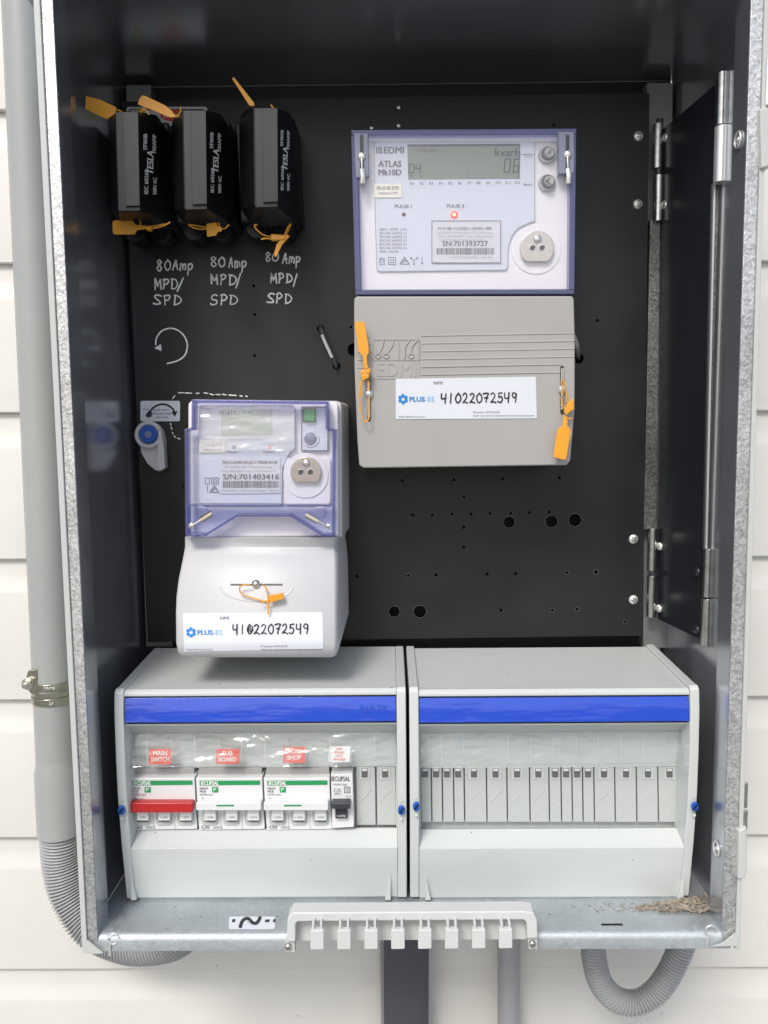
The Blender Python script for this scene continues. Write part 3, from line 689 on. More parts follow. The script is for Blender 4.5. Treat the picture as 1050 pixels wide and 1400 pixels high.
m.text('EDMI', 525, 209.5, 8.8, 27, df, bold=.015); m.text('ATLAS', 517.5, 228, 8.5, 31, df, bold=.02); m.text('Mk10D', 517.5, 239.5, 8.3, 31, df, bold=.02)
for k in range(3):
    m.sheet([(514+k*2.6, 201), (515.6+k*2.6, 201), (515.6+k*2.6, 209.5), (514+k*2.6, 209.5)], df)
for k in range(4): m.sheet([(520.5, 201+k*2.3), (522.4, 201+k*2.3), (522.4, 202.3+k*2.3), (520.5, 202.3+k*2.3)], df)
m.text('PULSE 1', 540, 284, 4.3, 23, df, bold=.01); m.text('PULSE 2', 611, 283.5, 4.3, 23.5, df, bold=.01)
for k in range(12): m.text('E%d' % (k+1), 561+k*13, 252.5-.1*k, 3.6, 5 if k < 9 else 7, df)
for k, t in enumerate(('50HV  ACIM  UCS', 'IEC/AS 62052-11', 'IEC/AS 62053-21', 'IEC/AS 62053-21', 'IEC/AS 62053-21', 'IEC/AS 62053-21', 'NMI 14/2/4K')): m.text(t, 519, 315+k*5.1, 3.2, 37 if k < 6 else 26, df)
# small approval symbols
def frame(m, x0, y0, x1, y1, t, d):
    for a, b in (((x0, y0), (x1, y0)), ((x1, y0), (x1, y1)), ((x1, y1), (x0, y1)), ((x0, y1), (x0, y0))): m.stroke([a, b], t, d, 0)
frame(m, 531, 352, 541, 361.5, .8, df); frame(m, 534, 355, 538, 358.8, .7, df)
frame(m, 519, 353, 525.5, 362, .7, df); m.stroke([(520, 357), (522, 354), (524.5, 357), (522, 360), (520, 357)], .7, df, 3)
for a, b in (((546.5, 361), (553, 351.5)), ((553, 351.5), (559.5, 361)), ((559.5, 361), (546.5, 361))): m.stroke([a, b], .9, df, 0)
m.stroke([(550, 359), (554, 355), (556, 358)], 1.4, df, 0)
m.stroke([(562, 353), (566, 356), (570, 353)], .8, df, 0); m.stroke([(566, 356), (566, 361)], .8, df, 0); m.stroke([(577, 351), (577, 360)], .8, df, 0)
for x, y in ((562, 352.5), (570.5, 352.5), (566, 361), (577, 360)): m.sheet(circ(x, y, 1.3, 8), df-.0001)
m.stroke([(714, 211), (729, 211)], .8, df, 0); m.text('Comms', 717, 215, 2.6, 11, df); m.text('Batt', 716, 253.5, 3, 12, df)
m.build('lettering', 'grey_ink', m1)
for y in (211, 249.5):
    b_ = MB().prism(circ(748.5, y, 12, 28), FD-.003, FD).build('button', 'mgrey', m1, bevel=.0008)
    MB().sheet(circ(749.5, y-1, 9.6, 24), FD-.0034).build('button_well', 'tog', b_)
    MB().prism(circ(751.5, y-3, 6.6, 22), FD-.008, FD-.0032).build('button_cap', 'mgrey', b_, bevel=.0006)
MB().dome(P(552, 293, df), 2.6*.69/F, .0006, 12).build('indicator_lamp', 'ledoff', m1)
ld = MB().dome(P(621, 293.5, df), 5*.69/F, .0012, 16).build('indicator_lamp', 'ledon', m1); ld['label'] = 'lit red indicator lamp'
MB().dome(P(621, 293.5, df-.0008), 2.6*.69/F, .0008, 12).build('lamp_core', 'ledc', ld)
lb = MB().prism(rr(512, 251, 549, 270, 1.5), df-.0004, df).build('small_label', 'clab', m1)
m = MB(); m.text('PLUS ES ETD', 515.5, 259, 4.2, 30, df-.0007, bold=.01); m.text('Industrial SIM', 518, 265.5, 3.4, 25, df-.0007); m.build('lettering', 'grey_ink', lb)
lb = MB().prism([(590, 301.5), (685, 300.5), (684.5, 359), (590.5, 360)], df-.0004, df).build('serial_label', 'slab', m1)
m = MB(); dl = df-.0007; frame(m, 590.5, 302, 684.5, 359.2, .9, dl)
m.text('1013-5B-112-27J211-201021-400', 599, 314, 3.6, 73, dl, bold=.01); m.text('SN:701393727', 605, 336.5, 7.2, 62, dl, bold=.012)
bars(m, 597, 676, 339, 348, dl); m.build('lettering', 'grey_ink', lb)
m = MB(); m.text('3x230/400V 10(100)A 50Hz 0.5/1.0 kWh/kvarh', 598, 319.5, 2.8, 74, dl); m.text('Pulse: 1000imp/kWh  Pulse: 1000imp/kvarh', 598, 324.5, 2.8, 76, dl); m.text('Class5 Outdoor Phase Current Meter', 600, 329, 2.6, 64, dl)
m.text('MADE IN MALAYSIA    APR 2021', 617, 353.3, 2.8, 56, dl); m.build('lettering', 'pale_ink', lb)
# cover: tinted rim bars, slate corner strips, clear front pane
cv = MB()
CF = .680
for q in ([(480, 177.5), (788.5, 175.5), (788, 183), (481, 185)], [(485.5, 396.5), (785.5, 396), (785, 402), (486, 403)], [(480, 185), (488, 185), (493, 396.5), (485.5, 396.5)], [(780, 183), (788, 183), (785.5, 396), (778, 396)]):
    cv.prism(q, CF, CF+.05)
cover = cv.build('clear_cover', 'violet', m1, bevel=.0006)
MB().prism([(488.5, 185.3), (779.5, 183.3), (777.5, 395.8), (493.5, 396.2)], CF+.0006, CF+.002).build('cover_pane', 'pane', cover)
for q, sx in (([(484, 182), (503, 182), (504.5, 240), (500, 243), (487, 243), (485, 215)], 494.5), ([(763.5, 180), (785, 180), (785, 236), (780, 238), (764, 238)], 776)):
    cl = MB().prism(q, CF-.0008, CF+.008).build('corner_clip', 'clip', m1, bevel=.0006)
    MB().prism(rr(sx-2.4, 184, sx+2.4, 250, 1), CF-.0012, CF-.0009).build('slot', 'tog', cl)
    o = screw(sx, 214 if sx < 600 else 211.5, CF-.001, 5.6, cl, 'screw', 'cover_screw', .7)
    MB().tube([P(sx, 216, CF-.004), P(sx+.5, 228, CF-.004), P(sx+1, 234, CF-.003)], .0008, 6).tube([P(sx+.5, 232, CF-.003), P(sx+1.5, 240, CF-.004), P(sx+1, 251, CF-.003)], .0021, 8, smooth=3).build('wire_toggle', 'screw', cl)
# terminal cover
TD = .676
tc_ = [(484, 409), (487, 405), (782, 404.5), (785, 408), (786.5, 470), (786, 560), (780, 630), (775, 636), (497, 640), (491, 636), (488.5, 600), (484.5, 500)]
tcv = MB().prism(tc_, TD, DP-.0004, grow=.001).build('terminal_cover', 'mgrey', m1, bevel=.0025, seg=3)
dt = TD-.0004
m = MB()
for k, y in enumerate((459, 469.5, 480.2, 491, 501.8, 512.6)):
    xe = 785 if k < 4 else 766
    m.tube([P(576, y, TD), P(xe, y-3.5, TD)], .00065, 6)
    if k in (1, 2, 3, 4): m.tube([P(489, y+1, TD), P(507, y+.8, TD)], .0006, 6)
    else: pass
m.build('moulded_lines', 'mgrey', tcv, sharp=60)
lg = MB().prism(rr(509.5, 463, 574, 518.5, 1), TD-.0005, TD+.001).build('moulded_logo', 'mgrey', tcv, bevel=.0004)
m = MB()
frame(m, 510.5, 464, 573, 492, 1, TD-.0012)
for pts in ([(525, 464), (523, 474), (518, 484)], [(538, 464), (536, 474), (529, 483)], [(545, 464), (545, 491)], [(561, 464), (554, 474), (553, 491)], [(571, 465), (563, 474), (562, 484)]):
    m.tube([P(x, y, TD-.0005) for x, y in pts], .0008, 6)
for x, y in ((517, 486.5), (528, 486.5), (562, 486.5)): m.tube([P(x+math.cos(t)*3.3, y+math.sin(t)*3.3, TD-.0006) for t in [k*2*math.pi/14 for k in range(15)]], .0008, 6)
m.build('moulded_traces', 'mgrey', lg, sharp=60)
c = bpy.data.curves.new('t', 'FONT')
c.body = 'EDMI'; c.extrude = .03
o = bpy.data.objects.new('t', c); me = bpy.data.meshes.new_from_object(o)
x0 = min(v.co.x for v in me.vertices); x1 = max(v.co.x for v in me.vertices)
vs = [P(515.5+(v.co.x-x0)/(x1-x0)*54, 514.5-v.co.y/.7*19, TD-.0005-.016*(v.co.z)) for v in me.vertices]
MB().add(vs, [tuple(p.vertices) for p in me.polygons]).build('moulded_letters', 'mgrey', lg)
nmi_sticker(tcv, [(541, 518), (732.5, 515), (734, 572), (541, 573)], TD, '41022072549', 603, 551, 551, 545.5, 593, 525.5, (545, 570.5), (647, 564.5))
for x, y0, y1, ys in ((504.5, 512, 576, 538.5), (768.5, 500, 566, 532.5)):
    MB().prism(rr(x-2.4, y0, x+2.4, y1, 2), TD-.0006, TD+.001).build('seal_slot', 'tog', tcv)
    MB().cyl(P(x-1, y1-6, TD-.0016), (0, 0, 1), .0005, .034, 6).cyl(P(x+1, y1-6, TD-.0016), (0, 0, 1), .0005, .034, 6).build('seal_wire', 'steel', tcv)
    screw(x, ys, TD-.001, 5.6, tcv, 'screw', 'seal_screw', .9)

# cords through the panel
cd_ = thing('cable_loop', 'short black looped cord threaded through two holes left of the grey terminal cover', 'cord', P(449, 475, DP))
MB().tube([P(438, 449, DP+.012), P(438, 448, DP-.003), P(441, 456, DP-.006), P(449, 475, DP-.007), P(457, 492, DP-.006), P(460, 501, DP-.003), P(461, 502, DP+.012)], .0024, 10, smooth=5).build('cord', 'tog', cd_)
MB().tube([P(440, 458, DP-.0088), P(448, 476, DP-.0096), P(454, 489, DP-.0088)], .0014, 8, smooth=3).build('pale_core', 'mgrey2', cd_)
cd_ = MB().tube([P(782, 455, DP-.012), P(787, 466, DP-.010), P(789.5, 478, DP-.006), P(791, 490, DP+.01)], .0021, 10, smooth=5).build('cable', 'mgrey', None)
tag(cd_, 'grey cable end entering a hole right of the grey terminal cover', 'cable')

# ------------------------------------------------------------------ lower meter (single phase)
m2 = thing('electricity_meter', 'smaller electricity meter with green button under violet tinted cover, bulging pale terminal cover', 'meter', P(360, 898, .76))
F2 = .668
MB().prism([(262, 552), (265, 547), (461, 548), (467, 552), (468, 735), (262, 735)], F2+.012, DP-.0002, grow=.002).build('meter_base', 'mgrey2', m2, bevel=.003, seg=3)
MB().prism([(257, 552), (262, 547), (455, 549), (462, 553), (463, 733), (257, 735)], F2+.002, F2+.0118).build('meter_body', 'mbody', m2, bevel=.0015)
MB().prism([(276, 553.5), (398, 553.5), (403, 557), (403.5, 612), (396, 619), (392, 626), (386, 640), (385, 688), (275, 688), (272, 684), (272, 557)], F2-.002, F2+.0018).build('faceplate', 'mface', m2, bevel=.0004)
MB().prism(rr(275, 554, 402, 600, 4), F2-.0024, F2-.0021).build('display_surround', 'mbody', m2)
lc = MB().prism([(302, 558), (372, 558), (372, 594), (302, 595)], F2-.0029, F2-.0025).build('display', 'lcd2', m2)
m = MB(); m.text('INIL', 300, 567, 6, 26, F2-.0032); m.text('TUES', 332, 566, 4.5, 14, F2-.0032); m.build('display_digits', 'lcdk', lc)
MB().prism(rr(388, 626, 452, 689, 5), F2-.0012, F2+.0019).build('port_panel', 'mbody', m2, bevel=.0006)
MB().prism(circ(418, 650, 31, 32), F2-.0022, F2-.0012).build('port_boss', 'mbody', m2, bevel=.0004)
port(m2, 418, 645.5, 21, 659.5, F2-.0024)
rc = MB().prism(rr(411.5, 555.5, 449, 617, 2), F2-.0012, F2+.0019).build('button_recess', 'mface', m2)
m = MB(); frame(m, 412.5, 556.5, 448, 616, 1.2, F2-.0016); m.build('recess_outline', 'grey_ink', rc)
gb = MB().prism(rr(413.5, 558, 432, 577.5, 1.5), F2-.0022, F2-.0013).build('button_frame', 'tog', m2)
MB().prism(rr(415.5, 560, 430.5, 575.5, 2), F2-.0055, F2-.002).build('green_button', 'gbtn', m2, bevel=.0008)
kb = MB().prism(circ(425, 600, 11.5, 28), F2-.0022, F2-.001).build('knob_ring', 'mface', m2, bevel=.0005)
MB().dome(P(424.5, 600, F2-.0024), 8.5*F2/F, .0015, 24).build('round_knob', 'clip', m2)
lb = MB().prism(rr(272.5, 602, 308, 619, 1), F2-.003, F2-.0022).build('small_label', 'clab', m2)
m = MB(); m.text('PLUS ES ETA', 276, 609.5, 4.2, 29, F2-.0033); m.text('Industrial SIM', 279, 615.8, 3.4, 24, F2-.0033); m.build('lettering', 'pale_ink', lb)
MB().dome(P(320, 611.5, F2-.002), 2.7*F2/F, .001, 14).build('indicator_lamp', 'tog', m2)
ld = MB().dome(P(368.5, 611.5, F2-.002), 2.8*F2/F, .001, 14).build('indicator_lamp', 'redl', m2); ld['label'] = 'red indicator lamp'
lb = MB().prism([(300, 627), (383.5, 627), (383, 674), (301, 675)], F2-.003, F2-.0022).build('serial_label', 'slab', m2)
m = MB(); dl = F2-.0033
m.text('7A13-A344-29-J211-7D02-6110', 304, 634, 4, 75, dl, bold=.012); m.text('S/N:701403416', 305, 655.5, 7.4, 76.5, dl, bold=.025); bars(m, 304.5, 381, 657.5, 667, dl)
frame(m, 289.5, 653, 298.5, 662, .9, dl+.0008); frame(m, 292, 655.6, 296, 659.4, .8, dl+.0008); frame(m, 280.5, 653.5, 286.5, 661.5, .8, dl+.0008)
for a, b in (((286.5, 673), (293, 664)), ((293, 664), (299.5, 673)), ((299.5, 673), (286.5, 673))): m.stroke([a, b], 1, dl+.0008, 0)
m.stroke([(290, 671), (294, 667), (296, 670)], 1.4, dl+.0008, 0); m.stroke([(283.5, 664), (283.5, 672)], .9, dl+.0008, 0)
m.text('PULSE 1', 311, 619.5, 3, 17, dl+.0008); m.text('PULSE 2', 360, 619.5, 3, 16, dl+.0008)
m.build('lettering', 'grey_ink', lb)
m = MB(); m.text('230V  10(100)A  50Hz  1000imp/kWh, 1/1 kvarh', 306, 639.8, 3, 66, dl); m.text('Pulse: 1000imp/kWh  Pulse: 2 Communication link', 304, 645.3, 2.8, 74, dl); m.text('UTR RSA-KQA    MADE IN INDONESIA     FEB 2024', 303, 672.3, 3, 78, dl); m.build('lettering', 'pale_ink', lb)
# clear cover with stepped sides and trapezoid cut-out
C2 = .655
rimpts = [(262, 546), (449, 548), (449.5, 583), (459.5, 587), (458, 733), (440, 733), (397, 706), (324, 706), (281, 733.5), (253, 733.5), (252, 588), (261.5, 584)]
inn = [(268, 552.5), (443.5, 554), (444, 588), (453.5, 591), (452, 690), (452, 690), (397, 690.5), (324, 690.5), (277, 690.5), (259, 690.5), (258, 592), (267.5, 588)]
m = MB(); n_ = len(rimpts); A = [P(*p, C2) for p in rimpts]; B = [P(*p, C2) for p in inn]
A2 = [q+Vector((0, .03, 0)) for q in A]; B2 = [q+Vector((0, .0012, 0)) for q in B]
m.add(A+B+A2, [(i, (i+1) % n_, n_+(i+1) % n_, n_+i) for i in range(n_)]+[(i, 2*n_+i, 2*n_+(i+1) % n_, (i+1) % n_) for i in range(n_)])
cover2 = m.build('clear_cover', 'violet2', m2)
m = MB()
def rim(pts, wd, closed=False):
    for i in range(len(pts)-1):
        a, b = Vector(pts[i]), Vector(pts[i+1]); t = (b-a).normalized(); nrm = Vector((-t.y, t.x))*wd*.34; e = t*wd*.3
        m.prism([a-e-nrm, b+e-nrm, b+e+nrm, a-e+nrm], C2-.0012, C2+.010)
rim([(264, 548.5), (447.5, 550.5)], 5); rim([(264.5, 550), (264, 586)], 5.5); rim([(447.5, 552), (447.5, 585)], 5.5); rim([(254.5, 590), (255.5, 732)], 4.5); rim([(456.5, 589), (455.5, 731)], 5); rim([(252.5, 588), (262, 586.5)], 3.5); rim([(449, 586), (459, 588)], 3.5)
rim([(258, 690.5), (453, 690.5)], 2.5); rim([(255, 731), (281, 731), (324, 704.5), (397, 704.5), (440, 731), (457, 731)], 4)
m.build('cover_rim', 'violet', cover2, bevel=.0004)
MB().prism([(267.5, 551.5), (444.5, 553.5), (445, 588), (454, 590.5), (453, 689), (258, 689), (257.5, 591.5), (267, 588)], C2-.0008, C2+.0004).build('cover_pane', 'pane2', cover2)
fm = []
for i in range(9):
    fm.append([P(273+129*j/12+random.uniform(-.5, .5), 554+62*i/8-(0 if j < 9 else 0), F2-.0052-random.uniform(0, .0022)) for j in range(13)])
MB().loft(fm, False, False, False).build('protective_film', 'film', m2, sharp=60)
for x, y, ex, ey in ((262, 719, 290, 701), (449, 720, 418, 703)):
    c = MB(); a = P(x, y, C2-.003); b = P(ex, ey, C2-.003); mid = a+(b-a)*.45
    c.tube([a, mid], .0009, 8).tube([mid, b], .0026, 10).build('wire_toggle', 'steel', cover2)
    screw(x, y, C2-.001, 4.6, m2, 'screw', 'cover_screw', .7)
for x, y in ((276, 700), (438, 700)): MB().dome(P(x, y, F2+.0018), .0055, .0014, 18).build('stud', 'mbody', m2)
# terminal cover, lofted row by row
rows = [(735, 252, 458, .664), (748, 252, 458, .668), (760, 250, 458.5, .660), (775, 247, 459, .653), (792, 243.5, 459.5, .647), (815, 240.5, 459.5, .642), (838, 239.5, 459.5, .638), (880, 240, 459.5, .632), (892, 242, 459, .633), (898, 248, 456, .637)]
def d2(x, y):
    for i in range(len(rows)-1):
        if rows[i][0] <= y <= rows[i+1][0]:
            t = (y-rows[i][0])/(rows[i+1][0]-rows[i][0]); return rows[i][3]*(1-t)+rows[i+1][3]*t
    return rows[-1][3]
m = MB(); rings = []
for y, a, b, d in rows:
    L_, R_ = P(a, y, d), P(b, y, d); zb = L_.z
    r_ = [Vector((L_.x-.002, .745, L_.z)), L_+Vector((-.001, .008, 0)), L_+Vector((0, .0022, 0)), L_+Vector((.002, 0, 0)), R_+Vector((-.002, 0, 0)), R_+Vector((0, .0022, 0)), R_+Vector((.0018, .012, 0)), Vector((R_.x+.0045, .745, R_.z))]
    rings.append(r_)
# underside tapers up to the panel
last = rings[-1]; rings.append([Vector((p.x, p.y+(.004 if i in (2, 3, 4, 5) else 0), p.z-.0015)) for i, p in enumerate(last)])
for i in (0, 7): rings[-1][i].z += .012; rings[-2][i].z += .010; rings[-3][i].z += .006
tc2 = m.loft(rings).build('terminal_cover', 'mgrey2', m2, sharp=50)
# slot ledge with soft rim
m = MB(); m.prism([(315, 798.2), (386, 798.2), (386, 800.2), (315, 800.2)], lambda x, y: d2(x, y)-.0006, .66); m.build('seal_slot', 'tog', tc2)
m = MB(); m.tube([P(x, y, d2(x, y)+.0011) for x, y in ((301, 803), (308, 812), (325, 819), (350, 822), (378, 819), (394, 812), (401, 803))], .0016, 8, smooth=5); m.build('moulded_pocket', 'mgrey2', tc2, sharp=60)
MB().dome(P(350, 798.5, d2(350, 798)-.001), 6.2*.645/F, .0034, 20).build('seal_screw', 'steel', tc2)
nmi_sticker(tc2, [(250, 838), (441, 837), (442, 887), (252, 891)], d2, '41022072549', 318, 867, 261, 864.5, 301, 847, (255, 889), (357, 884.5), True)

# ------------------------------------------------------------------ lock knob on the panel
lk = thing('lock_knob', 'grey plastic lock tab with round blue knob below the small sticker on the panel', 'knob', P(205, 643, DP))
body = [(188, 598), (190, 588), (198, 579.5), (206, 578), (214, 580), (221, 588), (224.5, 603), (226, 640), (222, 641.5), (218, 645), (212, 643), (201, 634), (193, 620), (191, 606)]
MB().prism(body, DP-.010, DP-.0003).build('tab', 'mgrey2', lk, bevel=.001)
MB().prism([(216, 601), (221, 598), (224, 610), (225.5, 640), (218, 644), (213, 642), (214, 622)], DP-.014, DP-.0095).build('grip_rib', 'mgrey2', lk, bevel=.0008)
m = MB(); m.tube([P(203+math.cos(t)*16, 594.5+math.sin(t)*16, DP-.0125) for t in [math.radians(a) for a in range(-20, 341, 12)]], .0022, 8); m.build('collar', 'mgrey2', lk)
kn = MB().prism(circ(202.5, 593.5, 12, 28), DP-.016, DP-.010).build('blue_knob', 'bluek', lk, bevel=.0008)
MB().prism(circ(202.5, 594, 4.8, 16), DP-.0168, DP-.0161).build('knob_centre', 'clip', kn)

# ------------------------------------------------------------------ distribution boards
zDB = P(360, 1231, .648).z
zFD = zF-.0008
def sideprof():
    pr = [(.752, P(400, 884, .752).z), (.648, P(400, 937, .648).z), (.6405, P(400, 940, .6405).z), (.6375, P(400, 946, .6375).z)]
    for y, d in ((975, .6355), (1040, .635), (1090, .636), (1150, .640), (1200, .645), (1228, .648)): pr.append((d, P(400, y, d).z))
    zb = pr[-1][1]
    return pr+[(.752, zb)]
def db(name_label, xa, xb, y1, y2, blanks, label_cells, sidepx):
    """xa, xb: outer edges at the front (pixels at y=1000)"""
    root = thing('distribution_board', name_label, 'distribution board', P((xa+xb)/2, 1230, .70), 'two distribution boards side by side')
    X0, X1 = P(xa, 1000, .636).x, P(xb, 1000, .636).x; sp = sideprof()
    rw = .0077
    for a, b in ((X0, X0+rw), (X1-rw, X1)):
        MB().loft([[Vector((X, y, z)) for y, z in sp] for X in (a, b)]).build('side_rail', 'abs', root, bevel=.0011, seg=2)
    I0, I1 = X0+rw+.0001, X1-rw-.0001
    pc = (xa+xb)/2
    def Z(y, d): return P(pc, y, d).z
    def ext(nm, prof_, mat, i0=I0, i1=I1, bevel=0, par=root, sharp=35):
        return MB().loft([[Vector((X, d, Z(y, d))) for y, d in prof_] for X in (i0, i1)]).build(nm, mat, par, bevel=bevel, sharp=sharp)
    o = .0012
    ext('top_cover', [(885, .751), (938, .650), (941.5, .642), (947, .6385), (951, .6385), (951, .646), (945, .654), (895, .751)], 'abs', bevel=.0004, sharp=50)
    ext('blue_strip', [(953, .6400), (962, .6385), (975, .6372), (987, .6362), (987, .648), (953, .648)], 'blue', I0+.0003, I1-.0003, bevel=.0004)
    ext('upper_recess', [(949, .6485), (986, .6485), (989, .6395), (991, .640), (995, .6525), (1003, .6600), (1049, .6640), (1049, .70), (949, .70)], 'abs', sharp=30)
    ext('lower_cover', [(1131.5, .664), (1133, .6585), (1150, .6465), (1157, .6425), (1159.5, .6405), (1175, .6415), (1200, .6455), (1226, .6495), (1229, .653), (1229, .700), (1131.5, .700)], 'abs', bevel=.0003, sharp=22)
    ext('inner_back', [(1047, .6700), (1133, .6700), (1133, .676), (1047, .676)], 'abs2')
    # inner cheeks either side of the window
    xs0, xs1 = sidepx
    for s_, ex in ((0, xs0), (1, xs1)):
        a_ = I0 if s_ == 0 else I1; b_ = P(ex, 1090, .662).x
        MB().loft([[Vector((X, d, Z(y, d))) for y, d in ((1045, .6620), (1132, .6600), (1132, .669), (1045, .669))] for X in (a_, b_)]).build('window_cheek', 'abs', root)
    for sx, e in ((xa+13.5, 1), (xb-13, -1)):
        MB().prism([(sx+8*e, 1192), (sx+8*e, 1231), (sx+16*e, 1231)][::e], .6445, .652).build('foot_gusset', 'abs', root, bevel=.0004)
    # blue lock pins
    for px in (xa+9.5, xb-6.5):
        p = P(px, y1, .6352)
        kn_ = MB(); rg = []
        for yy, rs in ((.6352, 1), (.6338, 1), (.6334, .85)):
            rg.append([Vector((p.x+.0029*rs*math.cos(t), yy, p.z+.0040*rs*math.sin(t))) for t in [k*2*math.pi/20 for k in range(20)]])
        kn_ = kn_.loft(rg).build('lock_pin', 'bluek', root)
        a_ = Vector((p.x-.0017, .6331, p.z-.0022)); b_ = Vector((p.x+.0017, .6331, p.z+.0022)); n__ = Vector((.0005, 0, -.0004))
        MB().quad(a_-n__, b_-n__, b_+n__, a_+n__).build('pin_slot', 'dark', kn_)
        MB().dome(P(px, y1+13, .6353), .0013, .0009, 10).dome(P(px, y1-12, .6353), .0008, .0005, 8).build('moulded_dot', 'abs', root)
    # clear label holder
    xh0, xh1 = xa+15.5, xb-15
    hd = MB()
    fr_ = lambda x, y: .6535-.0085*(y-1002)/46
    a = [(xh0+1, 1003), (xh1-1, 1001), (xh1, 1046.5), (xh0-1, 1049)] if y1 > 1104 else [(xh0, 1002), (xh1, 999), (xh1+2, 1044), (xh0, 1047)]
    q = [P3(p, fr_) for p in a]; hd.loft([q, [v+Vector((0, .0012, 0)) for v in q]])
    holder = hd.build('label_holder', 'holder', root)
    m = MB(); 
    m.tube([P3(p, lambda x, y: fr_(x, y)-.0002) for p in (a[3], a[2])], .0009, 6); m.tube([P3(p, lambda x, y: fr_(x, y)+.0002) for p in (a[0], a[1])], .0006, 6)
    m.tube([P3(p, fr_) for p in (a[0], a[3])], .0006, 6); m.tube([P3(p, fr_) for p in (a[1], a[2])], .0006, 6)
    m.build('holder_edge', 'holder', holder)
    m = MB()
    for x in label_cells: m.stroke([(x, 1005), (x, 1043)], .7, lambda x, y: fr_(x, y)+.0015, 0)
    m.build('cell_divider', 'pale_ink' if False else 'mgrey2', holder)
    # blank fillers
    for i, (b0, b1, cx) in enumerate(blanks):
        wide = (b1-b0) > 20; sk = .02
        yt, yb = 1049, y2
        f_ = MB().prism([(b0+.35, yt), (b1-.35, yt), (b1-.35+1, yb), (b0+.35+1, yb)], .6640, .6695).build('blank_filler', 'abs2', root, bevel=.0004)
        MB().prism([(cx-7.2 if wide else cx-5, yt+.5), (cx+7.2 if wide else cx+5, yt+.5), (cx+7 if wide else cx+5, yt+16.5), (cx-7 if wide else cx-5, yt+16.5)], .6632, .6638).build('notch_frame', 'abs', f_, bevel=.0002)
        MB().prism([(cx-4.4, yt+2), (cx+4.4, yt+2), (cx+4, yt+14), (cx-4, yt+14)], .6627, .6631).build('notch', 'grey_ink', f_)
        MB().prism([(cx-3.5, yt+3), (cx+3.5, yt+3), (cx+3.5, yt+5.3), (cx-3.5, yt+5.3)], .6617, .6626).build('notch_tab', 'brk', f_)
        mm_ = MB()
        if wide:
            mm_.tube([P(b0+4, yt+48, .6640), P(b1-5, yt+30, .6640)], .0005, 5); mm_.tube([P(b0+4, yb-6, .6640), P(b1-4, yb-24, .6640)], .0003, 5)
        else: mm_.tube([P(b0+4, yt+48, .6640), P(b1-5, yt+44, .6640)], .0005, 5)
        mm_.build('moulded_ridge', 'abs2', f_, sharp=60)
    return root, holder, fr_
dbA, holdA, frA = db('left distribution board holding four circuit breakers, blue strip along its top', 157, 555.3, 1107, 1128,
   [(486.5, 513, 498.5), (514.5, 541, 526.5)], (201, 234, 266, 298, 330, 362, 392, 424, 451, 480, 512), (178, 541.5))
dbB, holdB, frB = db('right distribution board with only blank fillers in its window, beside dry debris', 559.8, 956, 1102, 1124,
   [(575, 589, 581), (590, 604, 596), (605, 619.5, 611), (620.5, 634, 626), (635, 664.5, 648), (665.5, 692.5, 677.5), (693.5, 723.5, 707), (724.5, 750, 736),
    (751, 766.5, 759), (767.5, 781.5, 774), (782.5, 796, 789), (797, 811.5, 804), (812.5, 840, 826), (841, 869.5, 856), (870.5, 899, 886), (900, 928.5, 915.5)],
   (604, 634, 695, 726, 757, 788, 818, 850, 880, 908), (575, 929))
# flat paler-blue lettering for the embossed mark on the blue strips
m = MB(); m.text('B+P TK', 492, 972, 8, 38, .6368); m.build('embossed_mark', mk('faint_blue', (.02, .10, .60), .3), dbA)
# circuit labels in the holder
for t, x0, x1, y0, y1, mt, tm in ((('MAIN', 'SWITCH'), 204, 235, 1024, 1045, 'redl', 'wht'), (('SUB', 'BOARD'), 296, 327, 1024, 1044.5, 'redl', 'wht'), (('WORK', 'SHOP'), 388, 417.5, 1021.5, 1043, 'redl', 'wht'), (('OFF', 'PEAK', 'HOT', 'WATER'), 450, 479, 1020.5, 1042, 'wht', 'redl')):
    fd = lambda x, y: frA(x, y)+.0024
    a = [P3(p, fd) for p in ((x0, y0), (x1, y0), (x1-1, y1), (x0-1, y1))]
    lb = MB().loft([a, [v+Vector((0, .0004, 0)) for v in a]]).build('circuit_label', mt, dbA); lb['label'] = ('white label with red writing ' if mt == 'wht' else 'red label with white writing ')+' '.join(t)
    m = MB(); n_ = len(t); hh = 6.5 if n_ == 2 else 3.4; ww = {'MAIN': 19, 'SWITCH': 25, 'SUB': 14, 'BOARD': 23, 'WORK': 19, 'SHOP': 18, 'OFF': 9, 'PEAK': 13, 'HOT': 10, 'WATER': 17}
    for k, s_ in enumerate(t):
        m.text(s_, (x0+x1)/2-.5, (y0+9+k*8.2) if n_ == 2 else (y0+5.2+k*4.7), hh, ww[s_], lambda x, y: frA(x, y)+.0021, align='C', bold=.01)
    m.build('lettering', tm, lb)

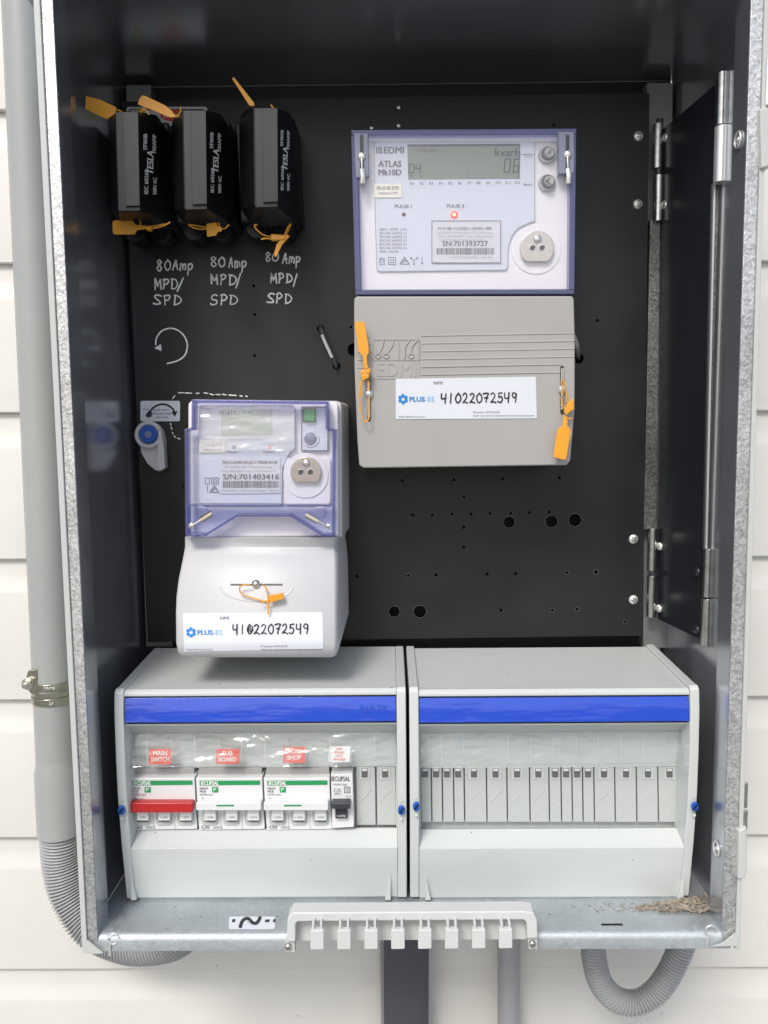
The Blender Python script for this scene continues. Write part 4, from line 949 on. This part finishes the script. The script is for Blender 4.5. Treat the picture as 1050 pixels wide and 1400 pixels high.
# ------------------------------------------------------------------ circuit breakers
def breaker(label, x0, x1, color, rating, cat='circuit breaker', y0=1050):
    t = thing('circuit_breaker', label, cat, P((x0+x1)/2, 1135, .66), 'circuit breakers in the left board')
    yb = 1135; s1 = 2.5
    MB().prism([(x0+4, y0+1), (x1-1, y0), (x1-1, 1066), (x0+.5, 1066)], .6600, .6690).build('shoulder', 'mgrey', t, bevel=.0004)
    MB().prism([(x0, 1064), (x1-.8, 1063.5), (x1+1, 1104), (x0+2, 1104)], .6520, .6690).build('face', 'brk', t, bevel=.0006)
    lo = MB().prism([(x0+2, 1103.5), (x1+1, 1103.5), (x1+3, yb-1.5), (x0+4.5, yb)], .6560, .6690).build('lower_face', 'brk', t, bevel=.0005)
    mg = MB(); mg.sheet([(x0+5, 1067.5), (x1-3.5, 1067), (x1-3.2, 1073), (x0+5.3, 1073.8)], .6516); mg.sheet(rr(x0+22, 1076, x0+30.5, 1083.5, 1), .6516)
    mg.build('green_band', 'green', t)
    m = MB(); m.text('IECLIPSAL', x0+7, 1073.2, 5.2, 24, .6512, bold=.03, shear=.15); m.text('P', x0+24, 1082, 5, 4, .6512); m.build('lettering', 'wht', t)
    m = MB(); m.sheet([(x0+5, 1067.6), (x0+30, 1067.5), (x0+27, 1073.6), (x0+5.3, 1073.8)], .6514); m.build('green_shade_band', 'green', t)
    m = MB()
    m.text('MAX9', x0+5.5, 1079.5, 3, 10.5, .6516, bold=.01); m.text('MCB', x0+5.5, 1083.5, 3, 8, .6516, bold=.01); m.text('MX9MC3363', x0+5.5, 1088, 2.8, 18, .6516)
    for a, b in (((x0+6, 1094.5), (x0+9, 1090.5)), ((x0+9, 1090.5), (x0+12, 1094.5)), ((x0+12, 1094.5), (x0+6, 1094.5))): m.stroke([a, b], .8, .6516, 0)
    m.text('1CBS', x0+12.5, 1094.6, 3, 8.5, .6516)
    m.text(rating, x0+7.5, 1133, 4, 11, .6556, bold=.015); m.text('6000 3', x0+24, 1132.8, 3, 12, .6556)
    m.build('lettering', 'grey_ink', t)
    n_ = 3
    for k in range(n_):
        xc = x0+19+k*29.5
        wd_ = MB().prism(rr(xc-11.5, 1107, xc+11.5, 1129, 6), .6552, .6558).build('toggle_window', 'abs2', t, bevel=.0003)
        tg = MB().prism([(xc-8, 1108), (xc+8, 1108), (xc+8, 1122), (xc-7.5, 1122)], .6500, .6555).build('toggle', 'brk', t, bevel=.0005)
        m = MB(); m.text('I ON', xc-5, 1119, 3.2, 10, .6496); m.sheet([(xc-8, 1122.4), (xc+8, 1122.4), (xc+8, 1123.8), (xc-7.5, 1123.8)], .6549); m.build('lettering', 'grey_ink', tg)
        if k: MB().sheet([(x0+4+k*29.3, 1112), (x0+4.6+k*29.3, 1112), (x0+5.6+k*29.3, 1134), (x0+5+k*29.3, 1134)], .6556).build('pole_seam', 'pale_ink', t)
    bx0, bx1 = (x0-3, x1-3) if color == 'red' else (x0, x1-2)
    bar = MB(); ytop, ybot = (1098, 1111.5) if color == 'red' else (1097, 1108.5)
    bar.prism(rr(bx0, ytop, bx1, ybot, 2.5), .6440, .6520)
    bo = bar.build('toggle_bar', 'red' if color == 'red' else 'brk', t, bevel=.0009)
    if color != 'red':
        MB().sheet([(x0+28, 1100.5), (x0+52, 1100.2), (x0+52, 1102.3), (x0+28, 1102.6)], .6437).build('green_mark', 'green', bo)
    return t
breaker('three pole breaker with the red toggle bar, left end of the row', 175.5, 266.5, 'red', 'C63')
breaker('three pole breaker with white bar beside the red barred one', 267.8, 359, 'white', 'C50')
breaker('three pole breaker with white bar next to the narrow breaker', 360.3, 451, 'white', 'C50')
t = thing('circuit_breaker', 'narrow single pole breaker with dark toggle at the right end of the row', 'circuit breaker', P(468, 1132, .66), 'circuit breakers in the left board')
MB().prism([(454, 1051), (483, 1050), (483, 1062), (452.5, 1062)], .6600, .6690).build('shoulder', 'mgrey', t, bevel=.0004)
MB().prism([(452.3, 1059), (482, 1058), (484, 1131), (454, 1132.5)], .6530, .6690).build('face', 'brk', t, bevel=.0006)
m = MB(); m.text('IECLIPSAL', 453.5, 1068, 6.5, 25, .6526, bold=.01); m.text('MX9R3120B', 456, 1074, 2.6, 18, .6526); m.text('C25', 456, 1083, 5, 10, .6526); m.text('6000 3', 457, 1086.5, 2.5, 9, .6526); m.text('10 A', 473, 1090, 2.5, 7, .6526)
frame(m, 471, 1076, 478.5, 1084, .9, .6526); m.stroke([(473, 1080), (475, 1077.5), (477, 1080), (475, 1082.5), (473, 1080)], .8, .6526, 3); m.build('lettering', 'grey_ink', t)
MB().prism([(453, 1098.5), (479, 1098), (479, 1106), (454, 1106.5)], .6430, .6525).build('toggle', 'tog', t, bevel=.0008)
tg = MB().prism([(458, 1106.5), (475, 1106), (475, 1119), (458.5, 1119.5)], .6490, .6528).build('toggle_base', 'tog', t, bevel=.0006)
m = MB(); m.text('I-ON', 461, 1117, 3, 11, .6486); m.build('lettering', 'wht', tg)

# ------------------------------------------------------------------ hook rack on the lip
rk = thing('hook_rack', 'ivory plastic rack with eight downward hooks on the front lip of the box', 'rack', P(562, 1298, .585))
RD = .589
m = MB()
m.prism([(391, 1288), (393, 1256), (400, 1248), (716, 1246), (730, 1248), (734.5, 1258), (735.5, 1283), (721, 1284), (720, 1262), (716, 1258), (407, 1260.5), (404, 1264), (404, 1288)], RD, RD+.0145)
m.build('frame', 'rack', rk, bevel=.0012, seg=3)
MB().prism([(404, 1259), (720, 1257), (720, 1284), (404, 1286)], RD+.012, RD+.0145).build('back_web', 'rack', rk)
for px, py in ((396, 1288), (728, 1284)): MB().prism([(px-6, py-2), (px+7, py-2), (px+7, py+14), (px-5, py+14)], RD+.004, RD+.010).build('lug', 'rack', rk, bevel=.0006)
for px, py in ((394, 1294.5), (728, 1290.5)): screw(px, py, RD+.003, 5.6, rk, 'steel', 'screw', .7)
for k in range(8):
    x0 = 424.3+36.85*k
    hk = MB().prism([(x0, 1272.5-.15*k), (x0+18.5, 1272-.15*k), (x0+18.5, 1298.5-.25*k), (x0, 1299-.25*k)], RD-.008, RD-.003).build('hook', 'rack', rk, bevel=.0007)
    for dx in (2.2, 12.8): MB().prism([(x0+dx, 1261.5), (x0+dx+3.4, 1261.5), (x0+dx+3.4, 1273), (x0+dx, 1273)], RD-.0065, RD+.012).build('hook_arm', 'rack', hk, bevel=.0004)
m = MB(); m.text('F c c D', 443, 1252.5, 3.2, 22, RD-.0003); m.build('embossed_mark', 'brk', rk)

# ------------------------------------------------------------------ conduits
def corr(m, pts, r, pitch, n=26):
    L = crom(pts, 40); tot = 0; out = [L[0]]; 
    step = pitch/7; acc = 0
    for i in range(1, len(L)):
        a, b = L[i-1], L[i]; s_ = (b-a).length; t0 = 0
        while acc+s_-t0 >= step:
            t0 += step-acc; acc = 0; out.append(a+(b-a)*(t0/s_))
        acc += s_-t0
    pr = [-.02, .06, .10, .10, .06, -.02, -.09]
    m.tube(out, r, n, rf=lambda i: r*(.93+pr[i % 7]))
def PC(x, y, d): return P(x, y, d)
dc = .768
lc_ = thing('conduit', 'tall pale grey conduit left of the box turning into corrugated conduit below', 'conduit', P(80, 1138, dc))
r1 = 27*dc/F
a, b = P(29.5, -60, dc), P(77, 1044, dc)
MB().tube([a+(b-a)*(-.6), b], r1, 36).build('rigid_pipe', 'pipe', lc_, sharp=50)
c_ = P(81.5, 1138, dc); r2_ = 30*dc/F
MB().tube([b+(a-b)*.01, b+(a-b)*.002, b+(c_-b)*.12, c_], r2_, 36, rf=lambda i: (r1*1.0, r1*1.02, r2_, r2_)[i]).build('pipe_socket', 'pipe', lc_, sharp=50)
m = MB(); corr(m, [P(81.5, 1132, dc), P(85, 1180, dc), P(97, 1225, dc-.004), P(125, 1266, dc-.012), P(168, 1287, dc-.022), P(205, 1290, dc-.03), P(240, 1282, dc-.036), P(258, 1262, dc-.04), P(262, 1235, dc-.04)], 27.5*.755/F, .0033)
m.build('corrugated_pipe', 'flex', lc_, sharp=70)
# clamp
cl = thing('conduit_clamp', 'double banded zinc clamp with hex bolt round the pale left conduit', 'clamp', P(60, 950, dc))
for y in (941, 961):
    t0 = (a.z-P(70, y, dc-r1).z)/(a.z-b.z); cc = a+(b-a)*t0
    m = MB(); ax = (b-a).normalized(); m.cyl(cc-ax*.0036, ax, r1+.0016, .0072, 40); m.build('band', 'zinc', cl, bevel=.0008)
t0 = (a.z-P(70, 952, dc-r1).z)/(a.z-b.z); cc = a+(b-a)*t0
MB().cyl(cc-ax*.0024, ax, r1+.0008, .0048, 40).build('channel', 'zinc', cl)
p = P(42, 934, dc-.022); MB().prism([(38, 917), (50, 915), (51, 950), (42, 949), (33, 936)], dc-.019, dc-.012).build('ear', 'zinc', cl, bevel=.0008)
m = MB(); m.cyl(P(38.5, 934.5, dc-.019), (0, -1, 0), .0058, .002, 24).cyl(P(38.5, 934.5, dc-.021), (0, -1, 0), .0048, .004, 6).cyl(P(38.5, 934.5, dc-.019), (0, -1, 0), .0026, .009, 12); m.build('hex_bolt', 'steel', cl, bevel=.0004)
m = MB(); m.text('TRIMS', 59, 942.5, 3.6, 16, lambda x, y: dc-r1-.0018); m.text('27', 67, 964, 4, 6, lambda x, y: dc-r1-.0018); m.build('stamped_mark', 'wht', cl)
# conduits under the box
o = thing('conduit', 'wide dark grey conduit dropping straight down under the hook rack', 'conduit', P(556, 1500, .77))
for nm, xa_, xb_, mt in (('pipe', 523, 588, 'pipeD'),):
    xc = (xa_+xb_)/2; rr_ = (xb_-xa_)/2*.765/F
    p0, p1 = P(xc, 1230, .767), P(xc-1, 1700, .767)
    rings = []
    for q in (p0, p1):
        rings.append([q+Vector((rr_*max(-1, min(1, 1.15*math.cos(t))), -rr_*.55*math.sin(t) if True else 0, 0)) for t in [k*2*math.pi/36 for k in range(36)]])
    MB().loft(rings).build('pipe', mt, o, sharp=50)
    MB().box(P(520, 1300, .79).x, P(524, 1300, .79).x, .780, .788, p1.z, p0.z).build('edge_trim', 'pipeL', o)
o = MB().tube([P(696, 1230, .77), P(694.5, 1700, .77)], 16.4*.77/F, 30).build('conduit', 'pipeL', None, sharp=50)
tag(o, 'slim light grey conduit dropping straight down right of the dark one', 'conduit')
m = MB(); dl_ = .715
corr(m, [P(811, 1250, dl_), P(811, 1290, dl_), P(813, 1315, dl_), P(822, 1345, dl_), P(842, 1366, dl_), P(868, 1371, dl_), P(893, 1359, dl_), P(912, 1336, dl_), P(926, 1308, dl_), P(934, 1288, dl_), P(940, 1255, dl_)], 17.4*dl_/F, .00315)
o = m.build('corrugated_conduit', 'flex', None, sharp=70); tag(o, 'grey corrugated conduit hanging in a loop under the right of the box', 'conduit')

# ------------------------------------------------------------------ dry debris in the corner of the floor
m = MB(); zf = zF-.0004
def fp_(x, y, h=0):
    v = R @ Vector(((x-525)/F, -(y-700)/F, -1)); t = (zf+h-CAM.z)/v.z; return CAM+v*t
for k in range(300):
    u = random.random()**.7
    x = 872+u*97+random.gauss(0, 3); y = 1244-random.random()**1.3*(16*u+5)
    if x > 973: continue
    h = random.random()*.0045*u
    c = fp_(x, y, h); c.z = zf+h; a_ = random.uniform(0, math.pi); L = random.uniform(.0012, .008)*random.random()+.001; dz = random.gauss(0, .0010)
    v = Vector((math.cos(a_)*L, math.sin(a_)*L*.6, dz)); mid = Vector((random.gauss(0, .0007), random.gauss(0, .0006), random.gauss(0, .0006)))
    m.tube([c-v, c+mid, c+v], random.uniform(.00025, .0009), 5)
for k in range(36):
    x = random.gauss(845, 28); y = random.uniform(1234, 1246); c = fp_(x, y); a_ = random.uniform(0, 3); L = random.uniform(.0006, .0028)
    v = Vector((math.cos(a_)*L, math.sin(a_)*L*.6, .0003)); m.tube([c-v, c+v], random.uniform(.0002, .0004), 4)
tag(m.build('leaf_litter', 'twig', None, sharp=60), 'dry brown twigs and litter piled in the right corner of the box floor', 'debris', kind='stuff')
